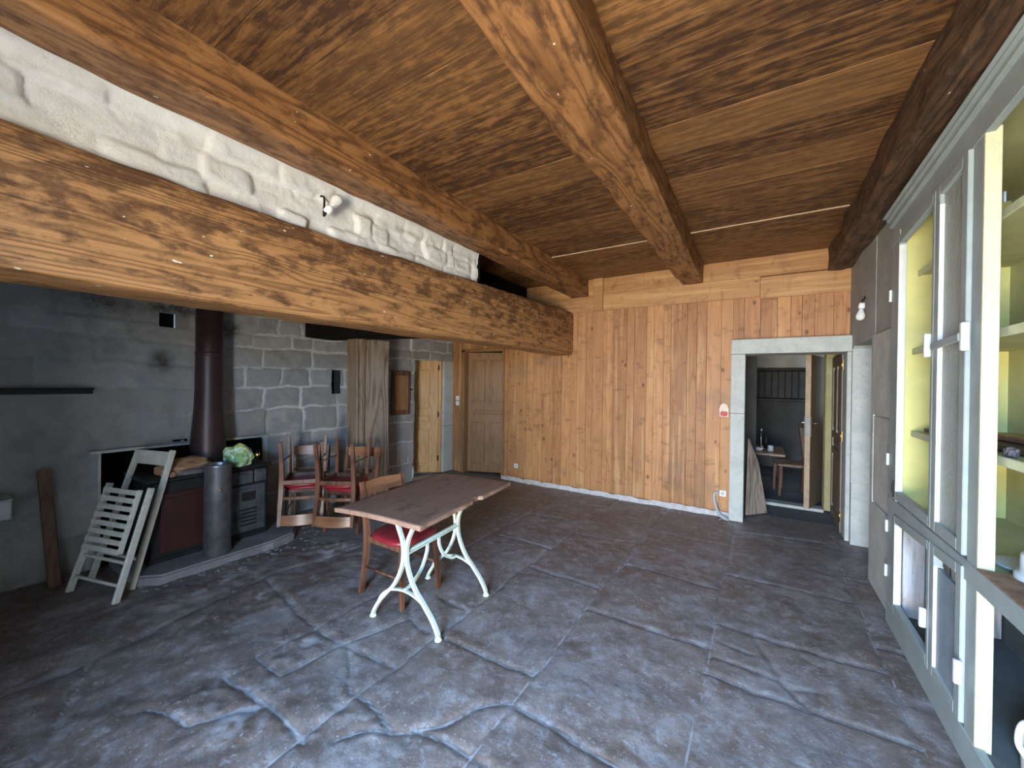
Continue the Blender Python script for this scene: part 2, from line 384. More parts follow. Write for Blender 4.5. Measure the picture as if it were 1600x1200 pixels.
# ------------------------------------------------------------------ the floor of flagstones
JO = []
def J(*pts, w=0.012): 
    for a, b in zip(pts, pts[1:]): JO.append((a, b, w, min(1.0, .35+w*45) if w < .0115 or w > .0125 else 1.0))
J((-.19, 5.4), (-.208, 4.75), (-.221, 3.43), (-.223, 2.45), (-.235, 2.0), (-.23, 1.2), (-.22, -1))
J((-.93, 5.4), (-.95, 4.7), (-.977, 3.43), (-1.006, 2.9), (-1.0, 2.27), (-.99, 1.62), (-1.0, 1.4), (-1.01, .9), (-1.0, -1), w=0.016)
J((-1.58, 5.4), (-1.61, 4.65), (-1.65, 3.4), (-1.67, 2.7), (-1.65, 2.43), (-1.66, 2.0), (-1.68, 1.71))
J((-2.28, 5.4), (-2.29, 4.9), (-2.33, 3.37), (-2.32, 3.0), (-2.36, 2.2))
J((-3.0, 5.4), (-3.02, 4.3), (-3.05, 3.0)); J((-3.7, 5.4), (-3.72, 4.0))
J((.67, 5.3), (.62, 4.2), (.628, 3.27), (.625, 2.8), (.634, 2.4), (.64, -1))
J((-1.0, 2.60), (-.238, 2.613)); J((-.977, 3.437), (-.23, 3.42)); J((-.23, 2.93), (.35, 2.9), (.62, 2.93))
J((-.23, 2.38), (.25, 2.39), (.63, 2.40)); J((-.99, 1.616), (-.23, 1.60), w=0.02); J((-1.66, 1.81), (-1.0, 1.84))
J((-1.63, 2.93), (-1.0, 2.895)); J((-.23, 3.73), (.63, 3.74)); J((-.21, 4.87), (.65, 5.02)); J((-1.65, 3.83), (-.96, 3.95))
J((-2.33, 3.33), (-1.65, 3.35)); J((-.95, 4.35), (-.21, 4.4)); J((-2.3, 4.1), (-1.64, 4.16)); J((-2.3, 4.75), (-.93, 5.0))
J((-3.02, 4.0), (-2.3, 3.95)); J((-3.7, 4.5), (-3.0, 4.55)); J((-.23, 1.45), (.63, 1.5)); J((-.23, .5), (.63, .55))
J((-1.0, .7), (-.23, .66)); J((.63, 4.2), (1.3, 4.25)); J((.63, 3.2), (1.3, 3.2)); J((-1.01, 1.31), (-.23, 1.30), w=0.006)
J((-.01, 2.92), (.03, 2.8), (.07, 2.7), (.12, 2.58), (.15, 2.5), (.23, 2.41), w=0.006); J((.15, 2.5), (.28, 2.56), w=0.004)
J((-.22, 2.72), (-.02, 2.7), w=0.005); J((-.22, 2.55), (.1, 2.54), w=0.005)
J((-2.35, 1.44), (-2.1, 1.45), (-1.67, 1.47)); J((-2.12, 1.11), (-2.09, 1.41), (-2.0, 1.62), (-1.94, 1.86), w=0.022)
J((-1.67, .5), (-1.67, 1.14), (-1.68, 1.27), (-1.66, 1.52), (-1.68, 1.71), w=0.018)
J((-1.68, 1.24), (-1.59, 1.25), (-1.51, 1.23), (-1.4, 1.22), w=0.02); J((-1.54, 1.04), (-1.5, 1.13), (-1.3, 1.26), (-1.21, 1.36), (-1.13, 1.51), (-1.01, 1.61), w=0.014)
J((-1.3, 1.28), (-1.23, 1.29), (-1.13, 1.31), (-1.01, 1.31), w=0.016); J((-1.98, 1.43), (-1.8, 1.3), (-1.71, 1.23), w=0.02)
J((-2.51, 1.36), (-2.38, 1.28), (-2.29, 1.2)); J((-2.19, 1.52), (-2.3, 1.69)); J((-1.92, 2.13), (-1.64, 2.13)); J((-1.66, 2.0), (-1.69, 2.19))
J((-1.95, 1.85), (-1.74, 1.81)); J((-2.39, 1.11), (-2.12, 1.11)); J((-2.35, .94), (-1.98, .98), (-1.64, .96), w=0.03)
J((-1.98, .98), (-2.16, .74), (-2.42, .65), w=0.02); J((-2.36, 2.2), (-2.35, 1.44)); J((-2.36, 2.2), (-1.94, 1.86)); J((-2.39, 1.11), (-2.35, 1.44))
J((-3.05, 3.0), (-2.36, 2.2)); J((-3.3, 1.6), (-2.35, 1.44)); J((-3.3, 1.6), (-3.05, 3.0)); J((-3.3, 1.6), (-3.1, .6), (-2.4, .3)); J((-3.1, .6), (-3.2, -1))
def floor():
    x = np.arange(-4.75, 1.32, 0.015); y = np.arange(-1.05, 5.75, 0.015)
    X, Y = np.meshgrid(x, y, indexing='ij')
    wx = X+(fbm(X*5, Y*5, 3, 5)-.5)*0.04+(fbm(X*22, Y*22, 2, 15)-.5)*0.014; wy = Y+(fbm(X*5, Y*5, 3, 9)-.5)*0.04+(fbm(X*22, Y*22, 2, 19)-.5)*0.014
    D = np.full(X.shape, 9.0); mort = np.zeros(X.shape)
    for a, b, wd, st in JO:
        dx, dy = b[0]-a[0], b[1]-a[1]; L = dx*dx+dy*dy
        t = np.clip(((wx-a[0])*dx+(wy-a[1])*dy)/L, 0, 1)
        d = np.hypot(wx-a[0]-t*dx, wy-a[1]-t*dy)-wd*0.22
        D = np.minimum(D, d); mort = np.maximum(mort, np.clip(1-d/0.009, 0, 1)*st*.85)
    mort = mort*np.clip(.35+1.3*fbm(X*3, Y*3, 3, 51), .4, 1)
    h = np.clip(D/0.03, 0, 1); h = (1-(1-h)**2)*0.010
    z = h-0.010+(fbm(X*3, Y*3, 5, 2)-.5)*0.022+(fbm(X*14, Y*14, 3, 4)-.5)*0.007
    for px_, py_, rx_, ry_ in ((-2.2, .85, .5, .28), (-1.5, 1.17, .35, .10), (-3.5, 1.3, .25, .9), (-2.2, 1.35, .25, .2), (-3.3, 2.2, .5, .3)):
        pt = np.clip(1.3-np.hypot((X-px_)/rx_, (Y-py_)/ry_), 0, 1); ro = np.clip((fbm(X*9, Y*9, 5, 71)-.47)*5, 0, 1)
        mort = np.maximum(mort, pt*ro*.8); z = z+pt*(fbm(X*12, Y*12, 4, 72)-.5)*.025
    left = np.clip((-2.2-X)/0.8, 0, 1)*np.clip((2.6-Y)/0.6, 0, 1)
    z = z+left*(fbm(X*6, Y*6, 4, 33)-.5)*0.03
    z = np.where((Y > 5.35) | (X < -4.6), -0.012, z)
    cx = np.round(X/0.8)*3+np.round(Y/0.8)*5
    tint = np.clip((fbm(X*1.1+5, Y*1.1, 2, 21)-.35)*2.5, 0, 1)
    # plates by column for a stone-to-stone change of tone
    col = np.digitize(X, [-2.33, -1.65, -1.0, -.22, .63]); row = np.digitize(Y+col*0.37, [1.6, 2.6, 3.43, 4.2, 5])
    R = np.random.RandomState(3).rand(8, 8); tint = np.clip(0.45*tint+0.55*R[col, row], 0, 1)
    grid_obj('floor', np.stack([X, Y, z], -1), 'flagstone', {'mortar': mort, 'tint': tint})
floor()
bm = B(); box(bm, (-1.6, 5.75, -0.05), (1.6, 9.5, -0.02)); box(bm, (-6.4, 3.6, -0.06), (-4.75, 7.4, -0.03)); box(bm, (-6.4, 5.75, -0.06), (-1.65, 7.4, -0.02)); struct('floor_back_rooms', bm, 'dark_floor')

# ------------------------------------------------------------------ stone wall on the left
def stone_wall():
    u = np.arange(-1.05, 5.36, 0.016); v = np.arange(-0.03, 2.60, 0.016)
    Yg, Z = np.meshgrid(u, v, indexing='ij')
    rs = random.Random(11); rows = [0]; 
    hs = [.30, .34, .31, .30, .24, .22, .21, .15, .2, .24, .3]
    for h_ in hs: rows.append(rows[-1]+h_)
    wy = Yg+(fbm(Yg*8, Z*8, 4, 1)-.5)*0.06; wz = Z+(fbm(Yg*8, Z*8, 4, 2)-.5)*0.05+(fbm(Yg*1.0, Z*0+3, 2, 8)-.5)*0.10
    D = np.full(Yg.shape, 9.0); tint = np.zeros(Yg.shape); off = np.zeros(Yg.shape)
    for r in range(len(rows)-1):
        z0, z1 = rows[r], rows[r+1]; y = -1.2+rs.random()*0.3
        while y < 5.6:
            wd = rs.uniform(.26, .62) if y > 1.6 else rs.uniform(.5, 1.0)
            if rs.random() < .15: wd = rs.uniform(.12, .2)
            m = (wz >= z0) & (wz < z1) & (wy >= y) & (wy < y+wd)
            d = np.minimum(np.minimum(wz-z0, z1-wz), np.minimum(wy-y, y+wd-wy))
            D = np.where(m, d, D); tint = np.where(m, rs.random(), tint); off = np.where(m, rs.uniform(-.008, .012), off); y += wd
    mort = np.clip(1-(D-0.004)/0.028, 0, 1)*np.clip(.1+1.6*fbm(Yg*5, Z*5, 4, 61), 0, 1); fade = np.clip((Yg-.6)/1.6, .25, 1); mort = mort*fade
    h = np.clip((D-0.004)/0.03, 0, 1)**.6*0.011+off+(fbm(Yg*7, Z*7, 5, 3)-.5)*0.03
    soot = np.zeros(Yg.shape)
    for cy, cz, ry, rz, a in ((1.45, 2.22, .38, .10, 1), (1.84, 2.08, .13, .10, 1.2), (1.32, 1.72, .10, .12, .8), (.95, 2.2, .28, .1, .8), (2.8, 2.25, .4, .1, .5), (1.75, 2.3, .2, .12, 1)):
        soot = np.maximum(soot, a*np.clip(1.25-np.hypot((Yg-cy)/ry, (Z-cz)/rz), 0, 1))
    soot = np.clip(soot, 0, 1)
    uc = u[:-1]+.008; vc = v[:-1]+.008; UC, VC = np.meshgrid(uc, vc, indexing='ij')
    mask = np.ones(UC.shape, bool)
    mask &= ~((UC > .93) & (UC < 2.19) & (VC < .94))
    mask &= ~((UC > 4.42) & (VC < 1.93))
    mask &= ~((UC > 1.30) & (UC < 1.42) & (VC > 2.04) & (VC < 2.17))
    mask &= ~((UC > 3.0) & (UC < 3.12) & (VC > 1.40) & (VC < 1.70))
    grid_obj('wall_left', np.stack([-4.6+h-.02, Yg, Z], -1), 'wall_stone', {'mortar': mort, 'tint': tint, 'soot': soot}, mask)
stone_wall()
bm = B()   # the black hollow behind the stove and dark backing of the small flue holes
box(bm, (-5.15, .85, -.02), (-5.10, 2.27, 1.0)); box(bm, (-5.12, .85, .94), (-4.62, 2.27, .99)); box(bm, (-5.12, .88, 0), (-4.62, .93, .95)); box(bm, (-5.12, 2.19, 0), (-4.62, 2.24, .95)); box(bm, (-5.12, .93, -.04), (-4.6, 2.19, 0.02))
box(bm, (-4.84, 1.26, 2.0), (-4.80, 1.46, 2.2)); box(bm, (-4.84, 2.96, 1.36), (-4.80, 3.16, 1.74))
struct('wall_hearth_recess', bm, 'soot')
bm = B(); box(bm, (-4.66, .86, .940), (-4.545, 2.22, .965), .006); box(bm, (-4.64, .915, 0), (-4.588, .932, .945), .003)
struct('trim_1', bm, 'frame_stone')
bm = B()   # hood ceiling and soot-black partition, added to darken the void in the gap
box(bm, (-4.75, -1.1, 2.46), (-2.42, 3.08, 2.5)); box(bm, (-4.75, 3.08, 2.46), (-3.1, 5.5, 2.5)); box(bm, (-3.16, 3.0, 2.46), (-3.1, 5.5, 3.1)); box(bm, (-3.2, 3.09, 2.5), (-2.36, 3.12, 3.1))
struct('wall_hood', bm, 'soot')
# reveal of the left doorway and its outer wall
bm = B(); box(bm, (-5.0, 4.26, 0), (-4.66, 4.42, 1.93)); box(bm, (-5.0, 5.105, 0), (-4.60, 5.36, .8), .006); box(bm, (-5.0, 5.105, .803), (-4.60, 5.36, 1.928), .006); box(bm, (-5.0, 4.26, 1.93), (-4.66, 5.36, 2.5))
struct('trim_2', bm, 'frame_stone')

# ------------------------------------------------------------------ whitewashed rubble wall above the hearth beam
def white_wall():
    u = np.arange(-1.05, 3.10, 0.013); v = np.arange(2.36, 3.07, 0.013)
    Yg, Z = np.meshgrid(u, v, indexing='ij'); rs = np.random.RandomState(5)
    pts = []
    y = -1.1
    z = 2.40
    while z < 3.1:
        y = -1.2+rs.rand()*.2
        while y < 3.3:
            wd = rs.uniform(.13, .42); pts.append((y+wd/2, z+rs.uniform(-.02, .02), wd)); y += wd
        z += .125
    d1 = np.full(Yg.shape, 9.0); d2 = d1.copy(); hh = np.zeros(Yg.shape)
    wy = Yg+(fbm(Yg*9, Z*9, 3, 6)-.5)*.08; wz = Z+(fbm(Yg*9, Z*9, 3, 16)-.5)*.05
    for cy, cz, wd in pts:
        d = np.maximum(np.abs(wy-cy)/(wd/2), np.abs(wz-cz)/.0625)*.5+.5*np.hypot((wy-cy)/(wd/2), (wz-cz)/.0625)
        nearer = d < d1; d2 = np.where(nearer, d1, np.minimum(d2, d)); hv = rs.uniform(-.014, .016); hh = np.where(nearer, hv, hh); d1 = np.minimum(d1, d)
    e = np.clip((d2-d1)/.5, 0, 1)
    h = np.sqrt(e)*.016*(hh > -.006)+hh*.8-np.abs(fbm(Yg*6, Z*9, 5, 7)-.5)*.045
    top = np.clip((2.83-Z)/.06, 0, 1); h = h*top+(1-top)*.03
    end = np.clip((Yg-3.0)/.09, 0, 1)
    Yg2 = np.where(Yg > 3.0, Yg-(fbm(Z*14, Z*0, 3, 3)-.3)*.05*end, Yg)
    grid_obj('wall_hood_front', np.stack([-2.385+h, Yg2, Z], -1), 'whitewash', {'mortar': 1-e, 'tint': e*0})
white_wall()

# ------------------------------------------------------------------ ceiling planks
def ceiling():
    bm = B(); rs = random.Random(4); y = -1.1
    seams = [-1.1, -.80, -.52, -.2, .1, .42, .77, 1.06, 1.38, 1.72, 2.02, 2.36, 2.68, 3.0, 3.31, 3.62, 3.9, 4.14, 4.40, 4.72, 5.0, 5.4]
    for a, b in zip(seams, seams[1:]):
        dz = rs.uniform(0, .002); x = -3.15
        cuts = [-3.15, rs.choice([-2.2, -.7, .7]), 1.4]
        for c0, c1 in zip(cuts, cuts[1:]):
            box(bm, (c0+.001, a+.001, 3.05+dz), (c1-.001, b-.001, 3.09), .0015)
    struct('ceiling', bm, 'ceiling_wood')
    bm = B(); box(bm, (-4.8, -1.7, 3.1), (1.6, 5.6, 3.14)); struct('ceiling_deck', bm, 'soot')
    bm = B(); 
    for a in (4.14,): box(bm, (-2.08, a-.009, 3.043), (.62, a+.009, 3.056), .002)
    struct('trim_3', bm, 'pale_wood')
ceiling()

# ------------------------------------------------------------------ hewn beams
def hewn(name, x0, x1, z0, z1, y0, y1, mat, label, cat='beam', group=None, rough=.010, wob=.02, seed=0, fx=None, fz=None, ft=None):
    """box beam along Y with rounded, uneven faces"""
    n = int((y1-y0)/.03); K = 12
    P = np.zeros((n+1, 4*K, 3)); bm = B(); rings = []
    for i in range(n+1):
        y = y0+(y1-y0)*i/n; ring = []
        wx = noise.noise(Vector((seed, y*.9, 0)))*wob; wz = noise.noise(Vector((seed+9, y*.9, 3)))*wob*.7
        a0 = x0+wx+(fx(y)[0] if fx else 0); a1 = x1+wx*.6+(fx(y)[1] if fx else 0); b0 = z0+wz+(fz(y) if fz else 0); b1 = z1+(ft(y) if ft else 0)
        cx, cz = (a0+a1)/2, (b0+b1)/2; hx, hz = (a1-a0)/2, (b1-b0)/2
        for k in range(4*K):
            t = k/(4*K)*2*PI; c, s = math.cos(t), math.sin(t); e = .16
            px = math.copysign(abs(c)**e, c); pz = math.copysign(abs(s)**e, s)
            p = Vector((cx+hx*px, y, cz+hz*pz))
            d = (noise.noise(Vector((p.x*5+seed, p.y*2.2, p.z*5)))*rough*1.4+noise.noise(Vector((p.x*18+seed, p.y*7, p.z*18)))*rough*.6)
            p += Vector((px, 0, pz)).normalized()*d
            ring.append(bm.verts.new(p))
        rings.append(ring)
    for a, b in zip(rings, rings[1:]):
        for q in range(4*K): bm.faces.new((a[q], b[q], b[(q+1) % (4*K)], a[(q+1) % (4*K)])).smooth = True
    bm.faces.new(rings[0]); bm.faces.new(rings[-1][::-1])
    bmesh.ops.recalc_face_normals(bm, faces=bm.faces[:])
    return tag(obj(name, bm, mat), label, cat, group)
hewn('ceiling_beam', -2.34, -2.08, 2.815, 3.07, -1.0, 5.36, 'beam_wood', 'long hewn brown ceiling beam running just above the whitewashed stone strip', seed=1)
hewn('ceiling_beam', -.84, -.59, 2.83, 3.07, -1.0, 5.36, 'beam_wood', 'hewn brown ceiling beam crossing the middle of the plank ceiling', seed=5, rough=.014,
     fx=lambda y: (-.05*max(0, (5.3-y)/5), .04*max(0, (5.3-y)/5)))
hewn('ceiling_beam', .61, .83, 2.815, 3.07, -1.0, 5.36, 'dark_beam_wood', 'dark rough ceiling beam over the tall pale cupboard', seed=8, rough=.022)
hewn('hearth_beam', -2.66, -2.31, 1.985, 2.60, -1.0, 5.34, 'hearth_wood', 'massive weathered wooden beam spanning the front of the fireplace area', seed=12, rough=.012, wob=.012,
     fx=lambda y: (0, 0), fz=lambda y: -.035*max(0, min(1, (4-y)/3)), ft=lambda y: -.105*max(0, min(1, (5.0-y)/3.6)))
bm = B(); beam_between(bm, (-4.62, 2.82, 2.175), (-2.5, 3.35, 2.175), .42, .20, bev=.012)
tag(obj('lintel_beam', bm, 'soot'), 'sooty black timber resting on the wide grey post beside the stone wall', 'beam')

# ------------------------------------------------------------------ far wall of pine boards
def far_wall():
    bm = B(); rs = random.Random(8)
    def boards(x0, x1, z0, z1, ws=None):
        x = x0
        while x < x1-.02:
            wd = rs.choice([.09, .11, .125, .14, .16, .19, .1]) ; e = min(x+wd, x1)
            if x1-e < .05: e = x1
            dy = rs.uniform(0, .006)
            box(bm, (x+.0012, 5.33+dy, z0), (e-.0012, 5.36, z1), .0015); x = e
    boards(-3.52, -.26, .055, 2.60)
    boards(-.26, .82, 2.09, 2.60)
    boards(-4.60, -4.37, 0, 2.46)
    boards(-4.37, -3.52, 2.10, 2.46)
    boards(-3.52, -3.1, 2.46, 2.6)
    struct('wall_far', bm, 'board_wood')
    bm = B()
    box(bm, (-3.1, 5.318, 2.585), (-2.0, 5.36, 2.82), .003); box(bm, (-3.1, 5.322, 2.82), (-2.0, 5.36, 3.06), .003)
    box(bm, (-1.998, 5.30, 2.60), (-1.86, 5.36, 3.06), .004)
    box(bm, (-1.858, 5.318, 2.60), (.0, 5.36, 2.83), .003); box(bm, (.002, 5.318, 2.575), (.83, 5.36, 2.82), .003)
    box(bm, (-1.858, 5.322, 2.83), (-.6, 5.36, 3.06), .003); box(bm, (-.598, 5.32, 2.83), (.83, 5.36, 3.06), .003)
    struct('trim_4', bm, 'frieze_wood')
    bm = B()
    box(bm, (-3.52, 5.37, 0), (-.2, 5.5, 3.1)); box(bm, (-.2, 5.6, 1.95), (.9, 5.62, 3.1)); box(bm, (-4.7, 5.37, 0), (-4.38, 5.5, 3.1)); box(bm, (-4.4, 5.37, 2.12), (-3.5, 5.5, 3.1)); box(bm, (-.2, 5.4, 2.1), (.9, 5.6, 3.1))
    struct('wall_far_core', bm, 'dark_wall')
    n = 160; x = np.linspace(-3.52, -.27, n); zz = np.linspace(-.02, .065, 8); X, Z = np.meshgrid(x, zz, indexing='ij')
    y = 5.312-(fbm(X*12, Z*20, 4, 3))*.028-(.07-Z)*.15; Z2 = Z+np.where(Z > .05, (fbm(X*9, X*0, 3, 6)-.5)*.03, 0)
    grid_obj('baseboard_far', np.stack([X, y, Z2], -1), 'plaster_strip', {'mortar': X*0})
far_wall()

# stone frame of the right doorway
bm = B()
box(bm, (-.275, 5.215, 0), (-.13, 5.62, 1.25), .006); box(bm, (-.275, 5.215, 1.252), (-.13, 5.62, 1.935), .006)
box(bm, (-.275, 5.21, 1.937), (.86, 5.62, 2.105), .006)
box(bm, (.765, 5.215, 0), (.90, 5.62, 1.935), .004)
struct('trim_5', bm, 'frame_stone')
# vestibule and back room behind it
bm = B()
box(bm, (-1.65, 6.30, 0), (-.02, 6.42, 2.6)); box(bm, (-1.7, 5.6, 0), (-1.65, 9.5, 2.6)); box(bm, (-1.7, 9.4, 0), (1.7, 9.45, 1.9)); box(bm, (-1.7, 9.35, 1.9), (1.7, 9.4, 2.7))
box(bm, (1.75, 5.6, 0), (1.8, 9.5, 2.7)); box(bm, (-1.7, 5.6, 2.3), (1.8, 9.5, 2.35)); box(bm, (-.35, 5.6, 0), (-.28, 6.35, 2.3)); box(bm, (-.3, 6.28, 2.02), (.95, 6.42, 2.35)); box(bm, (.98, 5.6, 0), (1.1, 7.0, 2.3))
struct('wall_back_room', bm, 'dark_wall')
bm = B(); box(bm, (.72, 6.32, 0.0), (1.0, 6.42, 2.02), .01); box(bm, (.72, 6.42, 0.0), (.80, 6.5, 2.02), .02); struct('trim_6', bm, 'yellow_plaster')
bm = B(); box(bm, (-.1, 6.28, -.02), (.72, 6.46, .02), .008); struct('trim_7', bm, 'frame_stone')
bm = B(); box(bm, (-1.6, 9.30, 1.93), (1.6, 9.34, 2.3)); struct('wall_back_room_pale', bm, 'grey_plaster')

# right wall: pier, deep embrasure, wall over the cupboard
def rw():
    bm = B()
    box(bm, (.80, 5.12, 0), (1.35, 5.62, 3.06)); box(bm, (.80, 4.28, 1.985), (1.35, 5.12, 3.06)); box(bm, (.80, 3.56, 0), (1.35, 4.28, 2.0)); box(bm, (.803, 3.56, 2.0), (1.35, 4.28, 3.06))
    box(bm, (.80, -1.05, 2.83), (1.35, 3.56, 3.06)); box(bm, (.80, -1.05, 0), (1.35, .86, 2.85))
    struct('wall_right', bm, 'grey_plaster')
    bm = B(); 
    box(bm, (.795, 5.115, 0), (.98, 5.135, .62), .004); box(bm, (.79, 5.112, .62), (.98, 5.135, 1.96), .004)
    box(bm, (.782, 4.20, 0), (.84, 4.285, 2.0), .004); box(bm, (.778, 3.58, 0), (.83, 4.198, .66), .01); box(bm, (.785, 3.58, .664), (.83, 4.198, 1.35), .01); box(bm, (.78, 3.58, 1.354), (.83, 4.198, 2.0), .01)
    struct('trim_8', bm, 'frame_stone')
    bm = B()
    for i in range(6): box(bm, (1.28, 4.28+i*.14, 0), (1.31, 4.415+i*.14, 1.985), .004)
    struct('door_4', bm, 'grey_board')
rw()
# near wall with the open doorway that lets the daylight in, behind the camera
bm = B(); box(bm, (-4.75, -1.1, 0), (-.90, -1.0, 3.1)); box(bm, (.40, -1.1, 0), (1.35, -1.0, 3.1)); box(bm, (-.90, -1.1, 2.35), (.40, -1.0, 3.1)); 
box(bm, (-1.0, -1.6, 0), (-.90, -1.1, 2.4)); box(bm, (.40, -1.6, 0), (.5, -1.1, 2.4)); box(bm, (-1.0, -1.6, -.03), (.5, -1.0, .0)); box(bm, (-1.0, -1.6, 2.35), (.5, -1.1, 2.45)); struct('wall_near', bm, 'grey_plaster')

# ------------------------------------------------------------------ panelled doors
def panel_leaf(bm, wdt, hgt, thk=.04, panels=((.1, .9, .12, .9),), stile=.09):
    """leaf in local x 0..wdt, y 0..thk, z 0..hgt; panels are (x0,x1,z0,z1) fractions of the leaf, raised fields in sunk frames"""
    box(bm, (0, .016, 0), (wdt, thk-.016, hgt))
    xs = sorted({0, wdt}); pr = [(a*wdt, b*wdt, c*hgt, d*hgt) for a, b, c, d in panels]
    # stiles and rails = everything outside the panels, as strips
    zs = sorted({0, hgt} | {p[2] for p in pr} | {p[3] for p in pr})
    for z0, z1 in zip(zs, zs[1:]):
        row = sorted([p for p in pr if p[2] <= z0+1e-6 and p[3] >= z1-1e-6]); x = 0
        for p in row:
            box(bm, (x, 0, z0), (p[0], thk, z1)); x = p[1]
        box(bm, (x, 0, z0), (wdt, thk, z1))
    for a, b, c, d in pr:
        box(bm, (a+.028, .006, c+.028), (b-.028, thk-.006, d-.028), .010)
    return bm
# door 1: pale pine, closed in the stone wall
t = bpy.data.objects.new('door_1', None); C.objects.link(t); t['kind'] = 'structure'; t.location = (-4.68, 5.06, .01); t.rotation_euler = (0, 0, math.radians(212))
bm = panel_leaf(B(), .70, 1.915, .04, ((.18, .82, .06, .40), (.18, .82, .56, .93), (.18, .82, .44, .52)))
obj('leaf', bm, 'door_pine', t)
bm = B()
for z in (.2, .95, 1.75):
    bm = B(); box(bm, (-.015, .038, z), (.012, .05, z+.09), .002); obj('hinge', bm, 'black_iron', t)
bm = B(); box(bm, (-4.74, 5.07, 0), (-4.64, 5.10, 1.93), .003); struct('trim_10', bm, 'door_pine')
# door 2: brown panelled door, ajar, in the board wall
t = bpy.data.objects.new('door_2', None); C.objects.link(t); t['kind'] = 'structure'; t.location = (-4.30, 5.40, .01); t.rotation_euler = (0, 0, math.radians(22))
bm = panel_leaf(B(), .71, 2.07, .04, ((.10, .46, .06, .43), (.54, .90, .06, .43), (.10, .90, .475, .53), (.10, .46, .575, .95), (.54, .90, .575, .95)))
obj('leaf', bm, 'door_brown', t)
bm = B(); lathe(bm, [(.0, 0), (.016, .004), (.02, .02), (.008, .03), (.008, .05)], mat=Matrix.Translation((.67, -.05, 1.0)) @ Matrix.Rotation(-PI/2, 4, 'X')); obj('door_handle', bm, 'black_iron', t)
bm = B(); box(bm, (-4.375, 5.29, 0), (-4.31, 5.42, 2.12), .004); box(bm, (-3.535, 5.30, 0), (-3.50, 5.42, 2.12), .004); box(bm, (-4.375, 5.29, 2.085), (-3.50, 5.42, 2.13), .004)
struct('trim_9', bm, 'door_brown')
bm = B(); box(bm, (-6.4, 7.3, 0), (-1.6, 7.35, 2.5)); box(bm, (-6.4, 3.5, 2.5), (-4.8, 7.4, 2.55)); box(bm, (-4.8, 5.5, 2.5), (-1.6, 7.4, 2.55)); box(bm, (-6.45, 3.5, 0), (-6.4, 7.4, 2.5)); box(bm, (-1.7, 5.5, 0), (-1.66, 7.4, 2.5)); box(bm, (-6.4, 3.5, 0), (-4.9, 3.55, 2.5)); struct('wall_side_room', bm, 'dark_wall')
# door 3: panelled door folded back against the vestibule side, in the stone frame
t = bpy.data.objects.new('door_3', None); C.objects.link(t); t['kind'] = 'structure'; t.location = (.80, 5.44, .01); t.rotation_euler = (0, 0, math.radians(88.5))
bm = panel_leaf(B(), .80, 1.915, .045, ((.10, .90, .06, .40), (.10, .90, .44, .50), (.10, .46, .54, .94), (.54, .90, .54, .94)))
obj('leaf', bm, 'door_old', t)
for z in (.12, .98, 1.75):
    bm = B(); box(bm, (-.008, .005, z), (.0, .045, z+.11), .002); lathe(bm, [(.007, 0), (.007, .11)], (-.008, .045, z), 10); obj('hinge', bm, 'brass', t)
# inner door seen on edge with a lever handle
t = bpy.data.objects.new('door_5', None); C.objects.link(t); t['kind'] = 'structure'; t.location = (.50, 6.22, .02); t.rotation_euler = (0, 0, math.radians(72))
bm = B(); box(bm, (0, -.065, 0), (.72, -.01, 1.96), .003); obj('leaf', bm, 'door_old', t)
bm = B(); box(bm, (-.006, -.066, 0), (.004, -.009, 1.96), .001); obj('door_edge', bm, 'pale_wood', t, label='pale bare edge of the door')
bm = B(); box(bm, (.0, -.075, .92), (.055, -.066, 1.18), .003); box(bm, (.0, -.009, .92), (.055, .0, 1.18), .003)
box(bm, (-.009, -.06, .93), (-.004, -.015, 1.17), .001)
for y0, s in ((-.075, -1), (0, 1)):
    tube(bm, [(.03, y0, 1.09), (.03, y0+s*.045, 1.09), (.09, y0+s*.05, 1.09)], .008, 8)
obj('door_handle', bm, 'steel', t)

# ------------------------------------------------------------------ table with iron trestles
T = thing('bistro_table', 'wooden topped table with curved mint white iron legs in the middle of the floor', 'table', (-1.915, 2.035, 0), math.radians(5.5))
def table_top():
    nx, ny = 30, 44; w0, w1, l0, l1 = -.50, .22, -.41, .76
    bm = B(); G = {}
    for top in (0, 1):
        for i in range(nx+1):
            for j in range(ny+1):
                u, v = i/nx, j/ny; x = w0+(w1-w0)*u; y = l0+(l1-l0)*v
                if i == nx: x += -.012*(noise.noise(Vector((0, y*9, 2)))+.3)-(.03 if .52 < v < .6 else 0)
                if j == ny: y += .02*noise.noise(Vector((x*9, 0, 5)))
                if i == 0: x += .006*noise.noise(Vector((0, y*9, 8)))
                z = .722+.007*math.cos((u-.5)*PI*1.2)+.003*noise.noise(Vector((x*4, y*2, 1)))-(0 if top else .026)
                G[top, i, j] = bm.verts.new((x, y, z))
    for i in range(nx):
        for j in range(ny):
            bm.faces.new((G[1, i, j], G[1, i+1, j], G[1, i+1, j+1], G[1, i, j+1])).smooth = True
            bm.faces.new((G[0, i, j], G[0, i, j+1], G[0, i+1, j+1], G[0, i+1, j])).smooth = True
    for j in range(ny):
        bm.faces.new((G[0, 0, j], G[1, 0, j], G[1, 0, j+1], G[0, 0, j+1])); bm.faces.new((G[0, nx, j], G[0, nx, j+1], G[1, nx, j+1], G[1, nx, j]))
    for i in range(nx):
        bm.faces.new((G[0, i, 0], G[0, i+1, 0], G[1, i+1, 0], G[1, i, 0])); bm.faces.new((G[0, i, ny], G[1, i, ny], G[1, i+1, ny], G[0, i+1, ny]))
    return bm
obj('tabletop', table_top(), 'table_wood', T)
legc = [(.085, .705), (.055, .635), (.018, .55), (.009, .47), (.022, .38), (.075, .27), (.150, .185), (.215, .11), (.255, .045), (.268, .008)]
